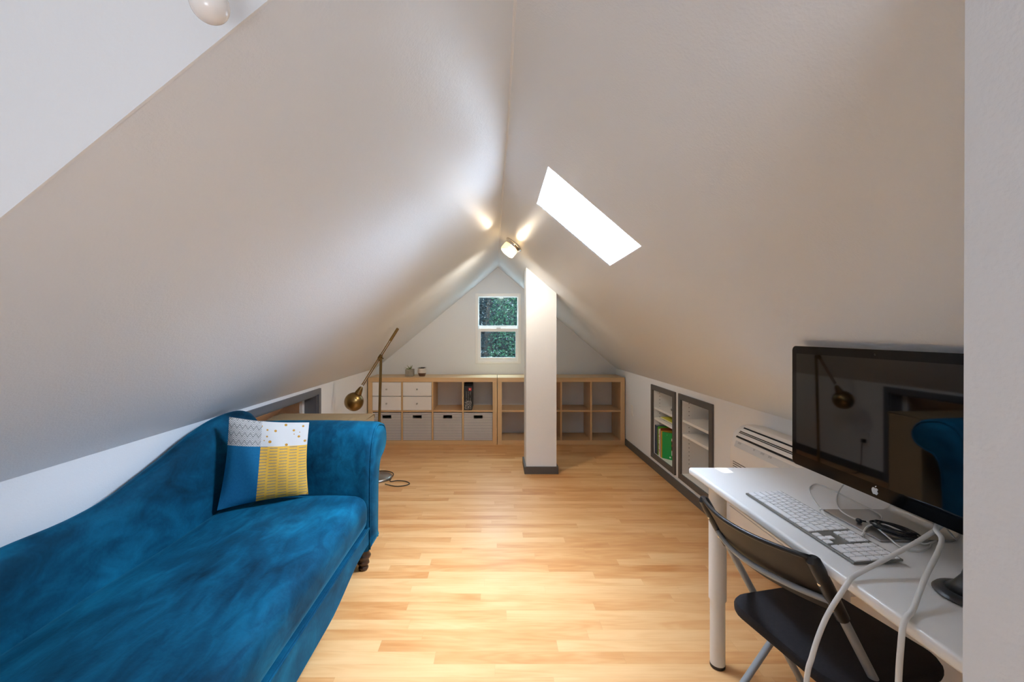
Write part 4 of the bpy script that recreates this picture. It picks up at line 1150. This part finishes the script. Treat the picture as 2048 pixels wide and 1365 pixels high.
# bowed back sheet
rows = []; n = 24
for i in range(n + 1):
    v = -1 + 2 * i / n; y = v * .183; bow = -.046 * (1 - v * v)
    zt = .752 - .004 * (1 - v*v); zb = .612
    sec = []
    for z, off in ((zb, -.004), (zb - .003, 0), (zb, .004), ((zb + zt)/2, .006), (zt - .004, .005), (zt, 0), (zt - .004, -.005), ((zb + zt)/2, -.002)):
        sec.append(Vector((px_(z) + bow + off, y, z)))
    rows.append(sec)
MB().loft(rows).build('backrest', M['back_fabric'], ch, smooth='angle', local=True)
hem = [Vector((px_(.752) - .046 * (1 - v*v), v * .183, .752 - .004 * (1 - v*v))) for v in [-1 + 2*i/20 for i in range(21)]]
MB().tube(hem, .0065, 10).build('back_hem', M['black_plastic'], ch, smooth=True, local=True)
bar = [Vector((px_(.645) - .052 * (1 - v*v) - .010, v * .183, .645)) for v in [-1 + 2*i/20 for i in range(21)]]
MB().tube(bar, .0075, 10).build('back_bar', M['grey_tube'], ch, smooth=True, local=True)
# ------------------------------------------------------------------ outside the gable window
struct('ground', MB().box(-30, 30, GY + .2, 45, -3.3, -3.2), plain('grass_ground', '5C6B3C', .9, var=.3, scale=2))
struct('bounce_slab', MB().prism([(-4, GY + .3, .55), (5, GY + .3, .55), (5, GY + 4.2, -.6), (-4, GY + 4.2, -.6)], (0, 0, -.12)), plain('pale_bounce', 'D9D8D4', .8, var=.1, scale=9))  # unseen pale slab added to bounce sunlight up through the window
def tree(label, x, y, h, rx, seed, mat, n, lk=1.0):
    t = thing('tree', label, 'tree', (x, y, -3.2), group='trees outside the gable window')
    r = random.Random(seed)
    MB().tube([(x, y, -3.2), (x + .05, y, -1), (x - .05, y, h * .3), (x, y, h)], [.2, .16, .11, .04], 10).build('trunk', M['bark'], t, smooth=True)
    mb = MB()
    for i in range(n):
        a = r.random() * 2 * math.pi; rad = rx * math.sqrt(r.random()); zc = r.uniform(-2.2, h)
        k = 1 - max(0, (zc - h * .6) / (h * .5)) ** 2 if zc > h * .6 else 1
        p = Vector((x + math.cos(a) * rad * k, y + math.sin(a) * rad * k, zc))
        d = Vector((r.gauss(0, 1), r.gauss(0, 1), r.gauss(-.3, .7))).normalized(); w = d.orthogonal().normalized(); w.rotate(Matrix.Rotation(r.random() * 6.28, 3, d))
        L = r.uniform(.035, .075) * lk; W = L * .28
        mb.add([p, p + d * L * .5 + w * W, p + d * L, p + d * L * .5 - w * W], [(0, 1, 2, 3)])
    mb.build('foliage', mat, t)
tree('broad green tree seen at the right of the gable window', .55, 8.9, 2.5, .75, 21, M['leaf_a'], 13000)
tree('dark bluish tree filling the middle of the gable window', -.15, 10.3, 2.7, 1.25, 22, M['leaf_b'], 26000)
tree('dark tree behind at the left edge of the gable window', -1.5, 11.6, 2.9, 1.4, 23, M['leaf_b'], 20000, 1.5)
tree('far dark tree behind the others in the gable window', .9, 12.6, 3.3, 2.2, 24, M['leaf_b'], 26000, 2.6)

# ------------------------------------------------------------------ light
W = bpy.data.worlds.new('sky'); SC.world = W; W.use_nodes = True
nt = W.node_tree; bg = nt.nodes['Background']
tc = nt.nodes.new('ShaderNodeTexCoord'); sx = nt.nodes.new('ShaderNodeSeparateXYZ'); nt.links.new(tc.outputs['Generated'], sx.inputs[0])
rp = nt.nodes.new('ShaderNodeValToRGB'); nt.links.new(sx.outputs[2], rp.inputs[0])
e = rp.color_ramp.elements; e[0].position = .0; e[0].color = (.70, .80, .92, 1); e[1].position = .8; e[1].color = (.38, .56, .90, 1)
nt.links.new(rp.outputs[0], bg.inputs[0]); bg.inputs[1].default_value = 2.2

def light(name, typ, loc, energy, color=(1, 1, 1), **k):
    d = bpy.data.lights.new(name, typ); d.energy = energy; d.color = color
    for a, v in k.items(): setattr(d, a, v)
    o = bpy.data.objects.new(name, d); COL.objects.link(o); o.location = loc
    return o
def aim(o, d): o.rotation_euler = Vector(d).to_track_quat('-Z', 'Y').to_euler()
s = light('sun', 'SUN', (0, 0, 6), 7.0, (1, .95, .86), angle=R(.6)); aim(s, (.385, -.05, -1))
# fill lamps added behind the camera, then daylight through the skylight
a = light('well_fill_light', 'AREA', ((ST[0] + ST[1])/2, (ST[2] + ST[3])/2, -.03), 27, (.88, .95, 1.04), shape='RECTANGLE', size=1.1, size_y=1.2); aim(a, (0, 0, 1))  # unseen fill lamp shining up from the added floor opening
a = light('rear_fill', 'AREA', (-1.7, -5.36, 1.3), 1.5, (.80, .93, 1.08), shape='RECTANGLE', size=.8, size_y=.8); aim(a, (.1, 1, .02))  # unseen fill lamp outside the added rear window
cc = (A if False else None)
mid = (sp(SKY[0], 1.93, DEP + .05, FL) + sp(SKY[1], 1.93, DEP + .05)) / 2
a = light('skylight_daylight', 'AREA', tuple(mid), 31, (.71, .88, 1.12), shape='RECTANGLE', size=.46, size_y=.50, spread=R(130)); aim(a, (-.28, 0, -1))
# ceiling light: bulbs and the beams escaping past the shade
a = light('ceiling_bulb', 'SPOT', tuple(fp + fn * .085), 34, (1, .93, .84), shadow_soft_size=.04, spot_size=R(150), spot_blend=.6); aim(a, (-.12, .55, -1))
def beam(tx, td, e, size=38, side=1):
    z = zr(tx, td) if side > 0 else zl(tx, td)
    p0 = fp + fn * .062
    tgt = Vector((tx, td, z)); d = (tgt - p0).normalized(); p = p0 + d * .085
    o = light('lamp_beam', 'SPOT', tuple(p), e, (1, .86, .66), spot_size=R(size), spot_blend=1.0, shadow_soft_size=.015); aim(o, d)
beam(.20, 2.70, 2.2, 26)
beam(-.085, 2.72, 1.3, 26, -1)
beam(.42, 3.46, .6, 34)
beam(-.16, 3.75, .5, 40, -1)

# ------------------------------------------------------------------ camera
cd = bpy.data.cameras.new('camera'); cam = bpy.data.objects.new('camera', cd); COL.objects.link(cam)
cam.location = (0, 0, CAMZ); cam.rotation_euler = (R(90), 0, 0)
cd.sensor_fit = 'HORIZONTAL'; cd.sensor_width = 36; cd.lens = F / 2048 * 36
cd.shift_x = (1024 - CX) / 2048; cd.shift_y = (CY - 682.5) / 2048
cd.clip_start = .02; cd.clip_end = 200
SC.camera = cam
vs = SC.view_settings
SC.display_settings.display_device = 'sRGB'
vs.view_transform = 'Standard'; vs.look = 'None'; vs.gamma = 1; vs.exposure = 0.92; vs.use_curve_mapping = False
SC.cycles.use_denoising = True
SC.cycles.max_bounces = 10; SC.cycles.diffuse_bounces = 7; SC.cycles.glossy_bounces = 4; SC.cycles.transparent_max_bounces = 12
SC.cycles.caustics_reflective = False; SC.cycles.caustics_refractive = False; SC.cycles.sample_clamp_indirect = 8
a = light('gable_fill', 'AREA', (.1, 5.75, 2.25), 58, (.86, .94, 1.0), shape='RECTANGLE', size=.9, size_y=.6); aim(a, (0, -1, -1.0))  # unseen fill lamp added above the gable window to brighten the far end
